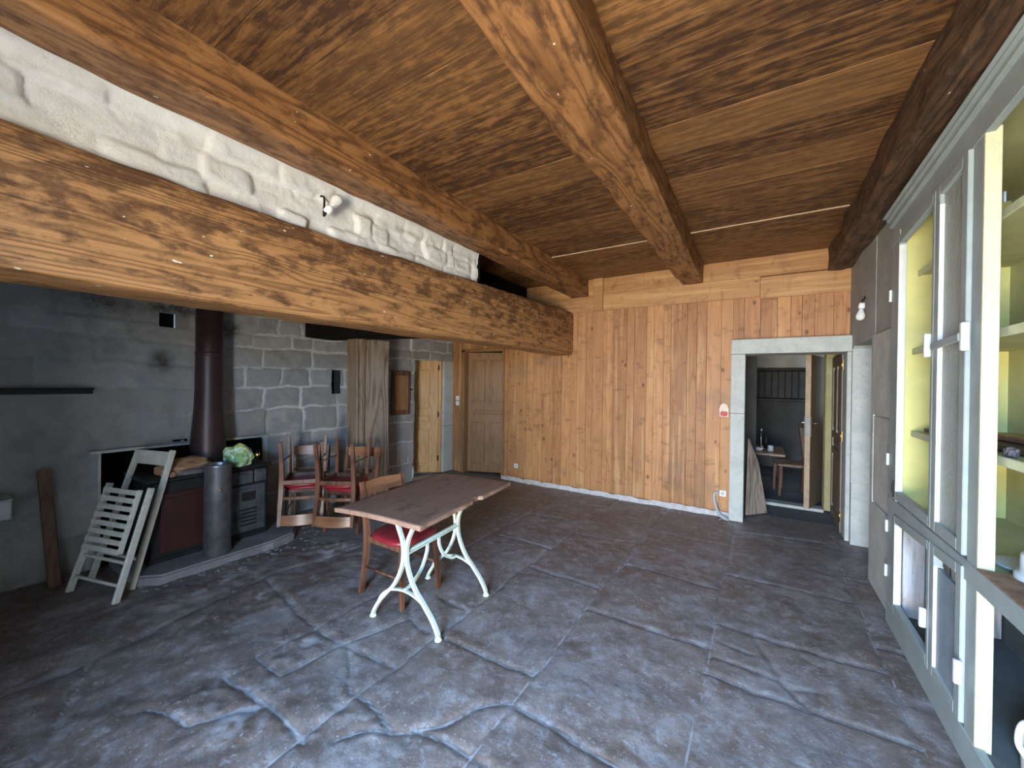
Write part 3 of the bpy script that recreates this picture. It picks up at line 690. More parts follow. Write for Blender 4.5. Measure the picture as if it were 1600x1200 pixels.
for yy in (-.285, .285):
    for s in (-1, 1):
        bm = B(); tube(bm, [(s*x, yy+(.004*s), z) for x, z in legc], 1, prof=(.020, .024), up=(0, 1, 0))
        lathe(bm, [(.0, 0), (.022, 0), (.024, .008), (.014, .022), (.0, .024)], (s*.268, yy, 0), 12)
        obj('leg', bm, 'mint_iron', T)
    bm = B(); tube(bm, [(-.235, yy, .085), (-.19, yy, .165), (-.12, yy, .215), (0, yy, .236), (.12, yy, .205), (.19, yy, .145), (.235, yy, .085)], 1, prof=(.012, .020), up=(0, 1, 0)); obj('arch', bm, 'mint_iron', T)
    k = 1 if yy < 0 else -1
    bm = B(); tube(bm, [(0, yy+k*.22, .465), (0, yy+k*.215, .40), (0, yy+k*.16, .31), (0, yy+k*.07, .25), (0, yy, .238)], 1, prof=(.018, .016), up=(1, 0, 0)); obj('brace', bm, 'mint_iron', T)
bm = B(); box(bm, (-.009, -.285, .455), (.009, .285, .49), .003); box(bm, (-.02, -.285, .466), (.02, .285, .474)); obj('stretcher', bm, 'mint_iron', T)
for y in (-.285, .285):
    bm = B(); box(bm, (-.10, y-.015, .693), (.10, y+.015, .698)); obj('mounting_plate', bm, 'mint_iron', T)

# ------------------------------------------------------------------ cafe chairs with red seats
def cafe_chair(label, loc, rz, group=None, rot=None):
    t = thing('cafe_chair', label, 'chair', loc, rz, group, rot)
    bm = B(); pts = []; n = 28
    for i in range(n):
        a = 2*PI*i/n; e = .62; x = .205*math.copysign(abs(math.cos(a))**e, math.cos(a)); y = .20*math.copysign(abs(math.sin(a))**e, math.sin(a))
        pts.append((x*(1+.06*(y/.2)), y))
    def ring(sc, z): return [bm.verts.new((x*sc, y*sc, z)) for x, y in pts]
    rs_ = [ring(.96, .425), ring(1.0, .432), ring(1.0, .448), ring(.95, .460), ring(.8, .468), ring(.4, .474), ring(.05, .475)]
    for a, b in zip(rs_, rs_[1:]):
        for i in range(n): bm.faces.new((a[i], a[(i+1) % n], b[(i+1) % n], b[i])).smooth = True
    bm.faces.new(rs_[0][::-1]); bm.faces.new(rs_[-1]); obj('seat', bm, 'red_vinyl', t)
    for s in (-1, 1):
        bm = B(); tube(bm, [(s*.165, .165, .425), (s*.168, .17, .25), (s*.18, .185, 0)], [1.1, 1.0, .75], prof=(.032, .032), up=(0, 1, 0)); obj('leg', bm, 'chair_wood', t)
        bm = B(); tube(bm, [(s*.185, -.245, 0), (s*.178, -.205, .25), (s*.18, -.19, .44), (s*.185, -.215, .64), (s*.19, -.25, .82)], [.85, 1, 1.1, 1, .7], prof=(.028, .038), up=(1, 0, 0)); obj('leg', bm, 'chair_wood', t)
    def band(z0, z1, yb, thick):
        bm = B(); N = 24; A = []
        for i in range(N+1):
            u = -1+2*i/N; x = u*.20; d = -.035*(1-u*u)
            hgt = (z1-z0)/2*(1-.12*u*u); zc = (z0+z1)/2
            for (yy, zz) in ((0, -hgt), (thick, -hgt), (thick, hgt), (0, hgt)):
                lean = -(zc+zz-.64)*.2 if zc > .6 else 0
                A.append(bm.verts.new((x, yb+d+yy+lean, zc+zz)))
        for i in range(N):
            for q in range(4): bm.faces.new((A[4*i+q], A[4*i+(q+1) % 4], A[4*i+4+(q+1) % 4], A[4*i+4+q])).smooth = False
        bm.faces.new(A[:4][::-1]); bm.faces.new(A[-4:]); bmesh.ops.recalc_face_normals(bm, faces=bm.faces[:]); return bm
    obj('backrest', band(.715, .815, -.215, .014), 'band_wood', t)
    obj('back_rail', band(.545, .575, -.195, .014), 'chair_wood', t)
    bm = B()
    box(bm, (-.17, .155, .385), (.17, .175, .428), .003); box(bm, (-.17, -.20, .385), (.17, -.18, .428), .003)
    for s in (-1, 1): box(bm, (s*.168-.01, -.19, .385), (s*.168+.01, .165, .428), .003)
    obj('seat_frame', bm, 'chair_wood', t)
    for s in (-1, 1):
        bm = B(); tube(bm, [(s*.178, -.20, .20), (s*.172, .172, .20)], .008, 8, smooth=False); obj('stretcher', bm, 'chair_wood', t)
    return t
c0 = cafe_chair('brown cafe chair with red seat pushed under the wooden table', (-2.225, 2.05, 0), -PI/2)
dirA = math.radians(-38); dirB = math.radians(-66)
dup(c0, (-4.15, 2.43, 0), (0, 0, dirA-PI/2), 'upright brown chair with red seat nearest the black stove, carrying an upturned chair', None)
dup(c0, (-3.68, 2.64, 0), (0, 0, dirB-PI/2), 'upright brown chair with red seat before the grey wooden post, under an upturned chair', None)
def inverted(cx, cy, facing, label):
    # upside down: rotate about the chair's own forward axis, seat face resting on the seat below
    rot = Matrix.Rotation(facing-PI/2, 4, 'Z') @ Matrix.Rotation(PI, 4, 'Y')
    e = rot.to_euler(); dup(c0, (cx, cy, .955), e, label)
inverted(-4.01, 2.32, dirA+PI, 'upside down chair with legs in the air stacked on the chair nearest the black stove')
inverted(-3.62, 2.52, dirB+PI+.1, 'upside down chair with legs in the air stacked on the chair before the grey post')

# ------------------------------------------------------------------ folded white slatted chair
def folding_chair():
    F1, F2 = Vector((-4.225, .70, 0)), Vector((-3.745, .836, 0)); F4, F3 = Vector((-4.36, .825, 0)), Vector((-3.90, .955, 0))
    side = (F2-F1).normalized(); perp = Vector((-side.y, side.x, 0))
    t = thing('folding_chair', 'white wooden slatted folding chair leaning folded against the black stove', 'chair', (F1+F2+F3+F4)/4)
    o = t.location
    def P(base, s, up): return base+perp*s+Vector((0, 0, up))-o
    # short frame with the seat (front)
    A1, A2 = P(F1, .0, .0), P(F2, .0, .0); A1t, A2t = P(F1+side*.02, .22, .745), P(F2-side*.02, .22, .745)
    # long frame with the backrest (behind)
    B1, B2 = P(F4+side*.02, .0, .0), P(F3, .0, .0); B1t, B2t = P(F4+side*.07, .28, .985), P(F3-side*.02, .28, .985)
    nrm = side
    for a, b in ((A1, A1t), (A2, A2t)):
        bm = B(); beam_between(bm, a, b, .022, .042, up=-perp, bev=.004); obj('leg', bm, 'white_wood', t)
    for a, b in ((B1, B1t), (B2, B2t)):
        bm = B(); beam_between(bm, a, b, .022, .042, up=-perp, bev=.004); obj('leg', bm, 'white_wood', t)
    def lerp(a, b, k): return a+(b-a)*k
    bm = B(); beam_between(bm, lerp(B1, B1t, .93), lerp(B2, B2t, .93), .018, .115, bev=.004); obj('backrest', bm, 'white_wood', t)
    sa, sb = lerp(A1, A1t, .42)-perp*.035, lerp(A1, A1t, .985)-perp*.035; ta, tb = lerp(A2, A2t, .42)-perp*.035, lerp(A2, A2t, .985)-perp*.035
    inn = side*.055
    for a, b in ((sa+inn, sb+inn), (ta-inn, tb-inn)):
        bm = B(); beam_between(bm, a, b, .022, .030, up=-perp, bev=.003); obj('seat_rail', bm, 'white_wood', t)
    for i in range(8):
        k = .04+i*.92/7; a = lerp(sa, sb, k)+inn*.9-perp*.02; b = lerp(ta, tb, k)-inn*.9-perp*.02
        bm = B(); beam_between(bm, a, b, .012, .036, up=(sb-sa), bev=.003); obj('slat', bm, 'white_wood', t)
    for k in (.33, .14):
        bm = B(); beam_between(bm, lerp(A1, A1t, k), lerp(A2, A2t, k), .014, .022, bev=.003); obj('rung', bm, 'white_wood', t)
    bm = B(); beam_between(bm, lerp(B1, B1t, .2), lerp(B2, B2t, .2), .014, .022, bev=.003); obj('rung', bm, 'white_wood', t)
folding_chair()

# ------------------------------------------------------------------ stove, pipe, hearth slab
bm = B(); pts = [(-4.58, .98), (-3.93, .98), (-3.80, 1.10), (-3.78, 1.9), (-3.84, 2.12), (-3.98, 2.22), (-4.15, 2.24), (-4.58, 2.24)]
prism(bm, pts, -.01, .075); bmesh.ops.bevel(bm, geom=[e for e in bm.edges if all(v.co.z > .07 for v in e.verts)], offset=.015, segments=2, affect='EDGES')
tag(obj('hearth_slab', bm, 'hearth_stone'), 'low grey stone slab with a rounded end under the black stove', 'slab')
st = thing('stove', 'old black cast iron cooking stove standing in the wall recess', 'stove', (-4.28, 1.53, .075))
bm = B(); box(bm, (-.24, -.44, .04), (.24, .44, .655), .012); box(bm, (-.27, -.45, .0), (.22, .45, .05), .01); obj('body', bm, 'black_iron', st)
bm = B(); box(bm, (-.30, -.47, .655), (.275, .46, .685), .01, seg=2); obj('top_plate', bm, 'black_iron', st)
bm = B(); box(bm, (.24, -.38, .08), (.252, -.02, .56), .005); box(bm, (.252, -.34, .12), (.256, -.06, .52), .004); obj('oven_door', bm, 'enamel_red', st, label='dark red enamelled door')
fr = B(); box(fr, (.24, .10, .07), (.255, .41, .50), .005); box(fr, (.255, .15, .10), (.262, .36, .47), .005); fd = obj('fire_door', fr, 'grey_iron', st, label='grey iron fire door')
bm = B()
for i in range(5): box(bm, (.262, .19, .13+i*.035), (.268, .33, .148+i*.035), .002)
obj('grille', bm, 'black_iron', fd)
bm = B(); box(bm, (.262, .20, .36), (.266, .32, .44), .004); obj('name_plate', bm, 'black_iron', fd)
bm = B(); box(bm, (.24, .06, .52), (.256, .30, .635), .005); box(bm, (.256, .09, .545), (.262, .27, .61), .004); dr = obj('ash_drawer', bm, 'grey_iron', st)
bm = B(); box(bm, (.24, .315, .52), (.256, .42, .635), .005); box(bm, (.256, .33, .54), (.260, .405, .615), .004); obj('damper_plate', bm, 'grey_iron', st)
bm = B(); lathe(bm, [(.010, 0), (.008, .05), (.012, .055), (.022, .072), (.024, .088), (.016, .103), (.0, .108)], (.20, .36, .685), 16); obj('knob', bm, 'brass', st, label='shiny brass ball knob')
pp = thing('stove_pipe', 'dark brown flared metal flue pipe rising from the black stove', 'pipe', (-4.38, 1.60, .76))
bm = B(); lathe(bm, [(.145, 0), (.145, .03), (.138, .06), (.135, .25), (.122, .42), (.112, .55), (.108, .75), (.106, 1.0), (.106, 1.72)], seg=32); obj('pipe', bm, 'pipe_brown', pp)
for z in (1.02, 1.50):
    bm = B(); lathe(bm, [(.106, z), (.111, z+.01), (.111, z+.025), (.106, z+.035)], seg=32); obj('collar', bm, 'pipe_brown', pp)
tn = thing('metal_cylinder', 'tall dull zinc cylinder standing in front of the black stove', 'cylinder', (-3.905, 1.50, .075))
bm = B(); lathe(bm, [(.094, .0), (.097, .004), (.097, .74), (.101, .75), (.101, .765), (.095, .768), (.092, .76), (.092, .66), (.0, .66)], seg=36); obj('body', bm, 'zinc', tn)
bm = B(); lathe(bm, [(.012, 0), (.013, .01), (.004, .012)], mat=Matrix.Translation((.096, -.02, .56)) @ Matrix.Rotation(PI/2, 4, 'Y')); obj('rivet', bm, 'brass', tn)
def lump(cx, cy, cz, sx, sy, sz, seed, amp=.25, freq=3.0, n=3, flat=True):
    bm = B(); bmesh.ops.create_icosphere(bm, subdivisions=n, radius=1)
    for v in bm.verts:
        d = v.co.normalized(); k = 1+amp*noise.noise(d*freq+Vector((seed, 0, 0)))+amp*.5*noise.noise(d*freq*2.7+Vector((seed, 5, 0)))
        c = d*k; 
        if flat and c.z < -.55: c.z = -.55
        v.co = Vector((c.x*sx, c.y*sy, c.z*sz))
    zmin = min(v.co.z for v in bm.verts)
    for v in bm.verts: v.co += Vector((cx, cy, cz-zmin))
    return bm
b1 = lump(-4.15, 1.345, .762, .12, .19, .085, 3, .28, 1.3, 4); 
tag(obj('paper_bag', b1, 'brown_paper'), 'crumpled brown paper bag lying on the stove top', 'bag')
tag(obj('paper_sheets', rbox(B(), (-4.12, 1.38, .0), (.30, .34, .0), bev=0) if False else lump(-4.035, 1.36, .762, .035, .10, .03, 14, .2, 3, 3), 'rag_grey'), 'grey crumpled paper sticking out beneath the brown bag on the stove', 'paper')
b2 = lump(-4.10, 1.74, .762, .10, .12, .12, 7, .38, 1.5, 3)
tag(obj('plastic_bag', b2, 'green_plastic'), 'pale green and white plastic bag on the right of the stove top', 'bag')
tag(obj('paper_bundle', lump(-4.04, 1.225, .762, .035, .035, .03, 21, .25, 2, 3), 'brown_paper', smooth=True), 'small round brown bundle at the left end of the stove top', 'bundle')
rs = random.Random(2)
bm = B()
for i in range(150):
    a = rs.random(); y = 1.0+a*1.6; x = -3.74+rs.gauss(0, .08)+(0.08 if y > 2 else 0)-(.25 if y > 2.25 else 0); s = rs.uniform(.005, .020)
    r = bmesh.ops.create_icosphere(bm, subdivisions=1, radius=s); 
    for v in r['verts']: v.co = Vector((v.co.x*rs.uniform(.7, 1.3), v.co.y*rs.uniform(.7, 1.4), v.co.z*.5))+Vector((x, y, s*.2))
tag(obj('rubble', bm, 'hearth_stone'), 'small stone rubble scattered along the edge of the hearth slab', 'rubble', kind='stuff')
bm = B(); beam_between(bm, (-4.42, .66, .0), (-4.56, .62, .86), .07, .022, up=(1, 0, 0), bev=.004)
tag(obj('leaning_plank', bm, 'chair_wood'), 'narrow dark plank leaning on the wall left of the folding chair', 'plank')
bm = B(); box(bm, (-4.60, .0, 1.463), (-4.54, .88, 1.478), .003); box(bm, (-4.60, -.2, 1.43), (-4.585, .88, 1.463))
tag(obj('wall_rail', bm, 'black_iron'), 'thin dark metal rail fixed on the stone wall left of the stove pipe', 'rail')
bm = B(); box(bm, (-4.60, .24, .57), (-4.38, .455, .70), .008); box(bm, (-4.605, .235, .70), (-4.375, .46, .712), .004)
tag(obj('wall_box', bm, 'ceramic_grey'), 'small grey box on the stone wall at the far left edge', 'box')

# post and cupboard door beside it
pt = thing('wooden_post', 'broad weathered grey wooden post under the black timber', 'post', (-4.22, 3.26, 0))
bm = B(); n = 40; rr = []
for i in range(n+1):
    z = 2.085*i/n; q = []
    for k, (x, y) in enumerate(((-.13, -.2), (.12, -.2), (.12, -.05), (.12, .1), (.12, .21), (-.13, .21))):
        q.append(bm.verts.new((x+.012*noise.noise(Vector((k, z*2, 0))), y+.022*noise.noise(Vector((k*3, z*1.7, 4)))+(.03*(1-z/2.085) if k > 2 else 0), z)))
    rr.append(q)
for a, b in zip(rr, rr[1:]):
    for k in range(6): bm.faces.new((a[k], a[(k+1) % 6], b[(k+1) % 6], b[k]))
bm.faces.new(rr[0][::-1]); bm.faces.new(rr[-1]); obj('shaft', bm, 'post_wood', pt)
bm = B(); beam_between(bm, (.02, -.225, .0), (.00, -.235, 2.08), .19, .03, up=(0, 1, 0), bev=.004); beam_between(bm, (.135, -.19, 0), (.135, -.19, 2.08), .025, .05, up=(0, 1, 0), bev=.004); obj('facing_board', bm, 'door_old', pt, label='brown narrow board nailed to the post')
cp = thing('wall_cupboard', 'small framed wooden cupboard door set in the stone wall behind the post', 'cupboard', (-4.575, 4.10, 1.39))
bm = B()
for lo, hi in (((0, -.17, -.33), (.03, -.12, .33)), ((0, .12, -.33), (.03, .17, .33)), ((0, -.12, .26), (.03, .12, .33)), ((0, -.12, -.33), (.03, .12, -.26))): box(bm, lo, hi, .003)
obj('door_frame', bm, 'chair_wood', cp)
bm = B(); box(bm, (.0, -.12, -.26), (.018, .12, .26)); obj('panel', bm, 'door_brown', cp)
bm = B(); lathe(bm, [(.0, 0), (.012, .0), (.008, .015), (.014, .03), (.0, .034)], mat=Matrix.Translation((.0, .205, .05)) @ Matrix.Rotation(PI/2, 4, 'Y'), seg=10); obj('knob', bm, 'black_iron', cp)

# ------------------------------------------------------------------ switches, sockets, cable
def plate(name, label, x, z, y=5.33, sz=.038):
    t = thing(name, label, 'switch' if 'switch' in name else 'socket', (x, y, z))
    bm = B(); box(bm, (-sz, -.012, -sz), (sz, 0, sz), .004, seg=2); obj('plate', bm, 'plastic_white', t)
    bm = B()
    if 'switch' in name: box(bm, (-sz*.6, -.017, -sz*.6), (sz*.6, -.012, sz*.6), .002); obj('rocker', bm, 'porcelain', t)
    else: lathe(bm, [(.020, 0), (.020, .003), (.017, .003), (.0, .001)], mat=Matrix.Translation((0, -.012, 0)) @ Matrix.Rotation(PI/2, 4, 'X'), seg=20); obj('outlet', bm, 'cable_grey', t)
    return t
plate('light_switch', 'upper white light switch on the board beside the ajar brown door', -4.48, 1.285)
plate('light_switch', 'lower white light switch on the board beside the ajar brown door', -4.48, 1.195)
plate('wall_socket', 'white wall socket low on the pine boards by the left doorway', -3.255, .245, sz=.033)
plate('wall_socket', 'white wall socket low on the boards beside the stone door frame', -.345, .28, 5.322, sz=.036)
t = thing('decorated_switch', 'small light switch with a red and cream figure sticker beside the stone frame', 'switch', (-.345, 5.33, 1.275))
bm = B(); prism(bm, [(-.045, -.075), (.045, -.08), (.05, .0), (.035, .06), (.0, .085), (-.035, .065), (-.05, .01)], 0, .012); bmesh.ops.rotate(bm, verts=bm.verts[:], cent=(0, 0, 0), matrix=Matrix.Rotation(PI/2, 3, 'X')); obj('plate', bm, 'sticker_cream', t)
bm = B()
prism(bm, [(-.035, -.068), (.034, -.072), (.042, -.03), (.02, -.008), (.004, -.02), (-.016, -.004), (-.04, -.028)], 0, .016); bmesh.ops.rotate(bm, verts=bm.verts[:], cent=(0, 0, 0), matrix=Matrix.Rotation(PI/2, 3, 'X'))
obj('sticker', bm, 'sticker_red', t)
bm = B(); tube(bm, [(-.39, 5.31, .29), (-.43, 5.29, .27), (-.43, 5.27, .2), (-.40, 5.26, .10), (-.36, 5.25, .03), (-.31, 5.22, .015), (-.27, 5.19, .012)], [.012, .014, .016, .016, .02, .022, .01], 10)
tube(bm, [(-.36, 5.25, .03), (-.345, 5.22, .012), (-.36, 5.15, .01)], .006, 6)
tag(obj('cable', bm, 'cable_grey'), 'loose grey cable hanging from the low socket by the stone frame', 'cable')

# ------------------------------------------------------------------ bulbs
def bulb(label, loc, direction, arm_from):
    t = thing('wall_lamp', label, 'lamp', loc); d = Vector(direction).normalized(); q = d.to_track_quat('Z', 'Y').to_matrix().to_4x4()
    bm = B(); lathe(bm, [(.012, -.05), (.022, -.045), (.024, -.01), (.020, 0), (.016, .0)], seg=20, mat=q); obj('socket', bm, 'porcelain', t)
    bm = B(); lathe(bm, [(.014, .0), (.017, .02), (.026, .04), (.032, .062), (.030, .082), (.018, .098), (.0, .103)], seg=24, mat=q); obj('bulb', bm, 'bulb_glass', t)
    a = Vector(arm_from)-Vector(loc)
    bm = B(); tube(bm, [a, a*.6+Vector((0, 0, .012)), -d*.075, -d*.045], .006, 8); obj('arm', bm, 'black_iron', t)
    return t
bulb('bare white bulb in a porcelain holder on the whitewashed stone strip', (-2.30, 1.475, 2.66), (.15, .55, .9), (-2.375, 1.45, 2.74))
bulb('bare white bulb on a bracket on the grey wall above the right doorway corner', (.74, 4.45, 2.25), (-.1, -.05, -1), (.80, 4.66, 2.39))

# ------------------------------------------------------------------ tall built-in cupboard
K = thing('built_in_cupboard', 'tall pale painted cupboard with yellow inside and open shelves on the right', 'cupboard', (.75, 2.2, 0))
ky = lambda y: y-2.2
def sz(y): return .055*(3.6-y)      # the head rises slightly towards the camera
bm = B()
box(bm, (.02, ky(3.44), 0), (.50, ky(3.50), 2.66), .0); obj('side_panel', bm, 'cab_yellow', K)
bm = B(); box(bm, (.02, ky(.90), 0), (.50, ky(.95), 2.78)); obj('side_panel', bm, 'cab_yellow', K)
bm = B(); box(bm, (.47, ky(.90), 0), (.50, ky(3.5), 2.78)); obj('back_panel', bm, 'cab_inner', K)
bm = B(); box(bm, (.02, ky(.90), 2.74), (.50, ky(3.5), 2.77)); obj('top_panel', bm, 'cab_inner', K)
def sheared(bm, fn):
    for v in bm.verts: fn(v.co)
    return bm
# front frame
bm = B(); box(bm, (.002, ky(3.42), 0), (.025, ky(3.60), 2.56), .003); obj('frame_stile', bm, 'cab_grey', K)
bm = B(); box(bm, (-.002, ky(3.412), .80), (.03, ky(3.42), 2.58)); box(bm, (-.002, ky(3.412), .10), (.03, ky(3.42), .76)); obj('frame_edge', bm, 'cab_edge', K, label='cream inner edge with daylight put into its colour')  # paler than the stile: daylight on this face is put into the colour
bm = B(); box(bm, (.0, ky(.9), 2.52), (.03, ky(3.60), 2.66), .003)
sheared(bm, lambda c: setattr(c, 'z', c.z+sz(c.y+2.2))); obj('header', bm, 'cab_grey', K)
bm = B()
for a, b, z0, z1 in ((-.035, .02, 2.70, 2.73), (-.05, .02, 2.73, 2.745), (-.02, .02, 2.66, 2.70)):
    b2_ = B(); box(b2_, (a, ky(.9), z0-.02), (b, ky(3.58 if a > -.04 else 3.6), z1-.02), .004); sheared(b2_, lambda c: setattr(c, 'z', min(c.z+sz(c.y+2.2), 2.80)))
    me = bpy.data.meshes.new('tmp'); b2_.to_mesh(me); b2_.free(); bm.from_mesh(me); bpy.data.meshes.remove(me)
obj('cornice', bm, 'cab_grey', K)
bm = B(); box(bm, (-.004, ky(.9), .765), (.04, ky(3.60), .85), .004); obj('mid_rail', bm, 'cab_grey', K)
bm = B(); box(bm, (-.002, ky(.9), 0), (.03, ky(3.60), .14), .004); obj('base_rail', bm, 'cab_grey', K)
bm = B(); box(bm, (.002, ky(2.20+.13), 0), (.045, ky(2.42), 2.62), .003); obj('frame_stile', bm, 'cab_grey', K)
bm = B(); box(bm, (.001, ky(2.318), .0), (.048, ky(2.332), 2.61), .002); obj('frame_edge', bm, 'cab_edge', K, label='cream edge of the open bay, coloured brighter as if daylit')  # brighter colour carries the light that falls on this camera-facing edge
# glazed upper doors
def cup_door(name, y0, y1, z0, z1, pane, st_=.05, top=0.0):
    d = obj(name, B(), 'cab_grey', K); bm = B()
    def st2(a, b, c, e):
        box(bm, (-.012, ky(a), c), (.022, ky(b), e), .003)
    st2(y0, y0+st_, z0, z1+sz(y0)-sz(3.4)*0); st2(y1-st_, y1, z0, z1+sz(y1)); st2(y0+st_, y1-st_, z0, z0+.055); 
    b3 = B(); box(b3, (-.012, ky(y0+st_), z1-.05), (.022, ky(y1-st_), z1), .003); sheared(b3, lambda c: setattr(c, 'z', c.z+sz(c.y+2.2)))
    me = bpy.data.meshes.new('tmp'); b3.to_mesh(me); b3.free(); bm.from_mesh(me); bpy.data.meshes.remove(me)
    bm.to_mesh(d.data); bm.free()
    if pane:
        bm = B(); box(bm, (.004, ky(y0+st_-.01), z0+.045), (.009, ky(y1-st_+.01), z1+sz(y1)-.02)); obj('pane', bm, pane, d)
    bm = B(); box(bm, (-.013, ky(y1-st_-.006), z0+.055), (.02, ky(y1-st_), z1-.05), .0); obj('door_edge', bm, 'white_paint', d, label='inner edge whitened for the daylight falling on it')  # white edge stands for light from behind the camera, put into the colour
    return d
d2 = cup_door('door', 2.425, 2.785, .865, 2.52, 'frosted_glass', .055)
d1_ = cup_door('door', 2.79, 3.41, .865, 2.52, 'clear_glass', .03)
d4 = cup_door('door', 2.425, 2.785, .155, .755, None, .055)
bm = B(); box(bm, (.0, ky(2.475), .20), (.012, ky(2.74), .70), .0); obj('panel', bm, 'cab_panel', d4)
d3 = cup_door('door', 2.79, 3.41, .155, .755, None, .03)
# catches and turn bar
def catch(par, y, z, hgt=.12):
    bm = B(); box(bm, (-.038, ky(y)-.012, z-hgt/2), (-.012, ky(y)+.012, z+hgt/2), .006, seg=2); return obj('catch', bm, 'white_paint', par)
k1 = catch(d2, 2.39, 1.79); k2 = catch(d1_, 2.82, 1.79); k3 = catch(d4, 2.40, .38, .10); k4 = catch(d3, 2.82, .40, .10)
bm = B(); beam_between(bm, (-.034, ky(2.40), 1.79), (-.034, ky(2.72), 1.775), .014, .035, bev=.004); obj('turn_bar', bm, 'cab_grey', d2)
for z in (1.05, .60, .30, 1.80+.35):
    bm = B(); box(bm, (-.012, ky(3.585), z), (.002, ky(3.605), z+.08), .003); obj('hinge', bm, 'white_paint', K)
bm = B(); tube(bm, [(-.014, ky(3.40), .88), (-.02, ky(3.40), .94), (-.014, ky(3.40), .98)], .006, 6); obj('hook', bm, 'black_iron', K)
# shelves
for z, d0 in ((2.28, .10), (1.79, .08), (1.275, .08), (.80, .03)):
    bm = B(); box(bm, (d0, ky(.95), z), (.47, ky(3.44), z+.025), .003); s_ = obj('shelf', bm, 'cab_inner', K)
    bm = B(); box(bm, (d0-.012, ky(.95), z-.008), (d0, ky(3.44), z+.03), .003); obj('shelf_edge', bm, 'cab_edge', s_, label='cream painted front edge')
bm = B(); box(bm, (.44, ky(2.95), .1), (.47, ky(3.0), 2.74), .0); obj('batten', bm, 'cab_edge', K)
bm = B(); box(bm, (.02, ky(.95), .10), (.47, ky(3.44), .13)); box(bm, (.455, ky(.95), .13), (.468, ky(3.44), .795)); obj('lower_lining', bm, 'cab_dark', K)
bm = B(); box(bm, (-.006, ky(1.2), .85), (.12, ky(2.31), .858), .003); obj('peeling_strip', bm, 'peeled_brown', K, label='peeling brown varnish on the ledge')
bm = B()
for i in range(4): box(bm, (.035+i*.105, ky(3.40), .135), (.135+i*.105, ky(3.435), .79), .004)
tag(obj('grey_planks', bm, 'grey_board'), 'weathered grey boards standing inside the lower left bay of the cupboard', 'boards').location = (.75, 2.2, 0)
# things in the cupboard
def cupt(name, bm, mat, label, cat, group=None): return tag(obj(name, bm, mat), label, cat, group)
bm = B(); beam_between(bm, (.94, 2.78, 1.319), (1.02, 1.75, 1.319), .14, .026, bev=.004); cupt('wooden_board', bm, 'dark_beam_wood', 'dark board lying lowest on the open shelf of the cupboard', 'board')
bm = B(); beam_between(bm, (1.00, 2.92, 1.347), (1.08, 1.8, 1.347), .12, .026, bev=.004); cupt('wooden_board', bm, 'chair_wood', 'dark board lying on top of another on the open cupboard shelf', 'board')
cupt('crumpled_rag', lump(.855, 2.38, 1.303, .018, .035, .025, 31, .4, 3, 3), 'rag_grey', 'small grey crumpled rag at the front of the open cupboard shelf', 'rag')
bm = B(); beam_between(bm, (.90, 3.35, 1.319), (1.0, 2.85, 1.319), .10, .022, bev=.004); cupt('wooden_board', bm, 'chair_wood', 'dark board on the shelf behind the left clear glass door', 'board')
bm = B(); lathe(bm, [(.07, 0), (.075, .01), (.075, .05), (.07, .055), (.06, .06), (.06, .12), (.055, .13), (.0, .13)], (.905, 2.27, .826), 28); cupt('grey_jar', bm, 'ceramic_grey', 'stacked pale grey round container on the ledge of the open bay', 'container')
bm = B(); lathe(bm, [(.05, 0), (.10, .008), (.115, .02), (.11, .022), (.05, .012), (0, .01)], (.96, 2.49, .826), 28); cupt('plate', bm, 'ceramic_grey', 'pale plate beside the round grey container on the cupboard ledge', 'plate')
t = thing('water_jug', 'white plastic jug standing at the bottom of the open cupboard bay', 'jug', (.925, 2.27, .13), .4)
bm = B(); lathe(bm, [(.06, 0), (.068, .01), (.07, .14), (.06, .18), (.042, .21), (.042, .23), (.038, .23), (.038, .2), (0, .2)], seg=28); obj('body', bm, 'white_paint', t)
bm = B(); tube(bm, [(-.042, .0, .22), (-.09, .0, .20), (-.10, .0, .13), (-.068, .0, .07)], .010, 8); obj('handle', bm, 'white_paint', t)
cupt('dark_bundle', lump(1.04, 2.20, .132, .12, .09, .12, 41, .3, 2.5, 3), 'rag_grey', 'dark grey bundle at the bottom of the open cupboard bay', 'bundle') if False else None
bm = B(); box(bm, (.90, 2.98, 2.307), (1.1, 3.2, 2.45), .01); cupt('cardboard_box', bm, 'cab_inner', 'plain box on the top shelf behind the left cupboard door', 'box')

# ------------------------------------------------------------------ vestibule and back room things
bm = B(); P4 = [(-.115, 5.56, 0), (.10, 5.80, 0), (.0, 5.78, .62), (-.10, 5.62, .92)]
n_ = Vector((.6, -.6, .1)).normalized()*.02
a_ = [bm.verts.new(p) for p in P4]; b_ = [bm.verts.new(Vector(p)+n_) for p in P4]
bm.faces.new(a_[::-1]); bm.faces.new(b_)
for i in range(4): bm.faces.new((a_[i], a_[(i+1) % 4], b_[(i+1) % 4], b_[i]))
bmesh.ops.recalc_face_normals(bm, faces=bm.faces[:])
tag(obj('leaning_board', bm, 'post_wood'), 'tapered grey board leaning inside the stone framed doorway', 'board')
t = thing('low_table', 'low wooden table cluttered with small things in the dark back room', 'table', (-.25, 7.9, 0))
bm = B(); box(bm, (-.7, -.5, .47), (.62, .45, .51), .006); obj('tabletop', bm, 'table_wood', t)
bm = B(); box(bm, (-.66, -.46, .30), (.58, .41, .47), .004); obj('apron', bm, 'dark_wall', t)
for x in (-.64, .56):
    for y in (-.44, .39):
        bm = B(); box(bm, (x-.03, y-.03, -.02), (x+.03, y+.03, .30), .004); obj('leg', bm, 'chair_wood', t)
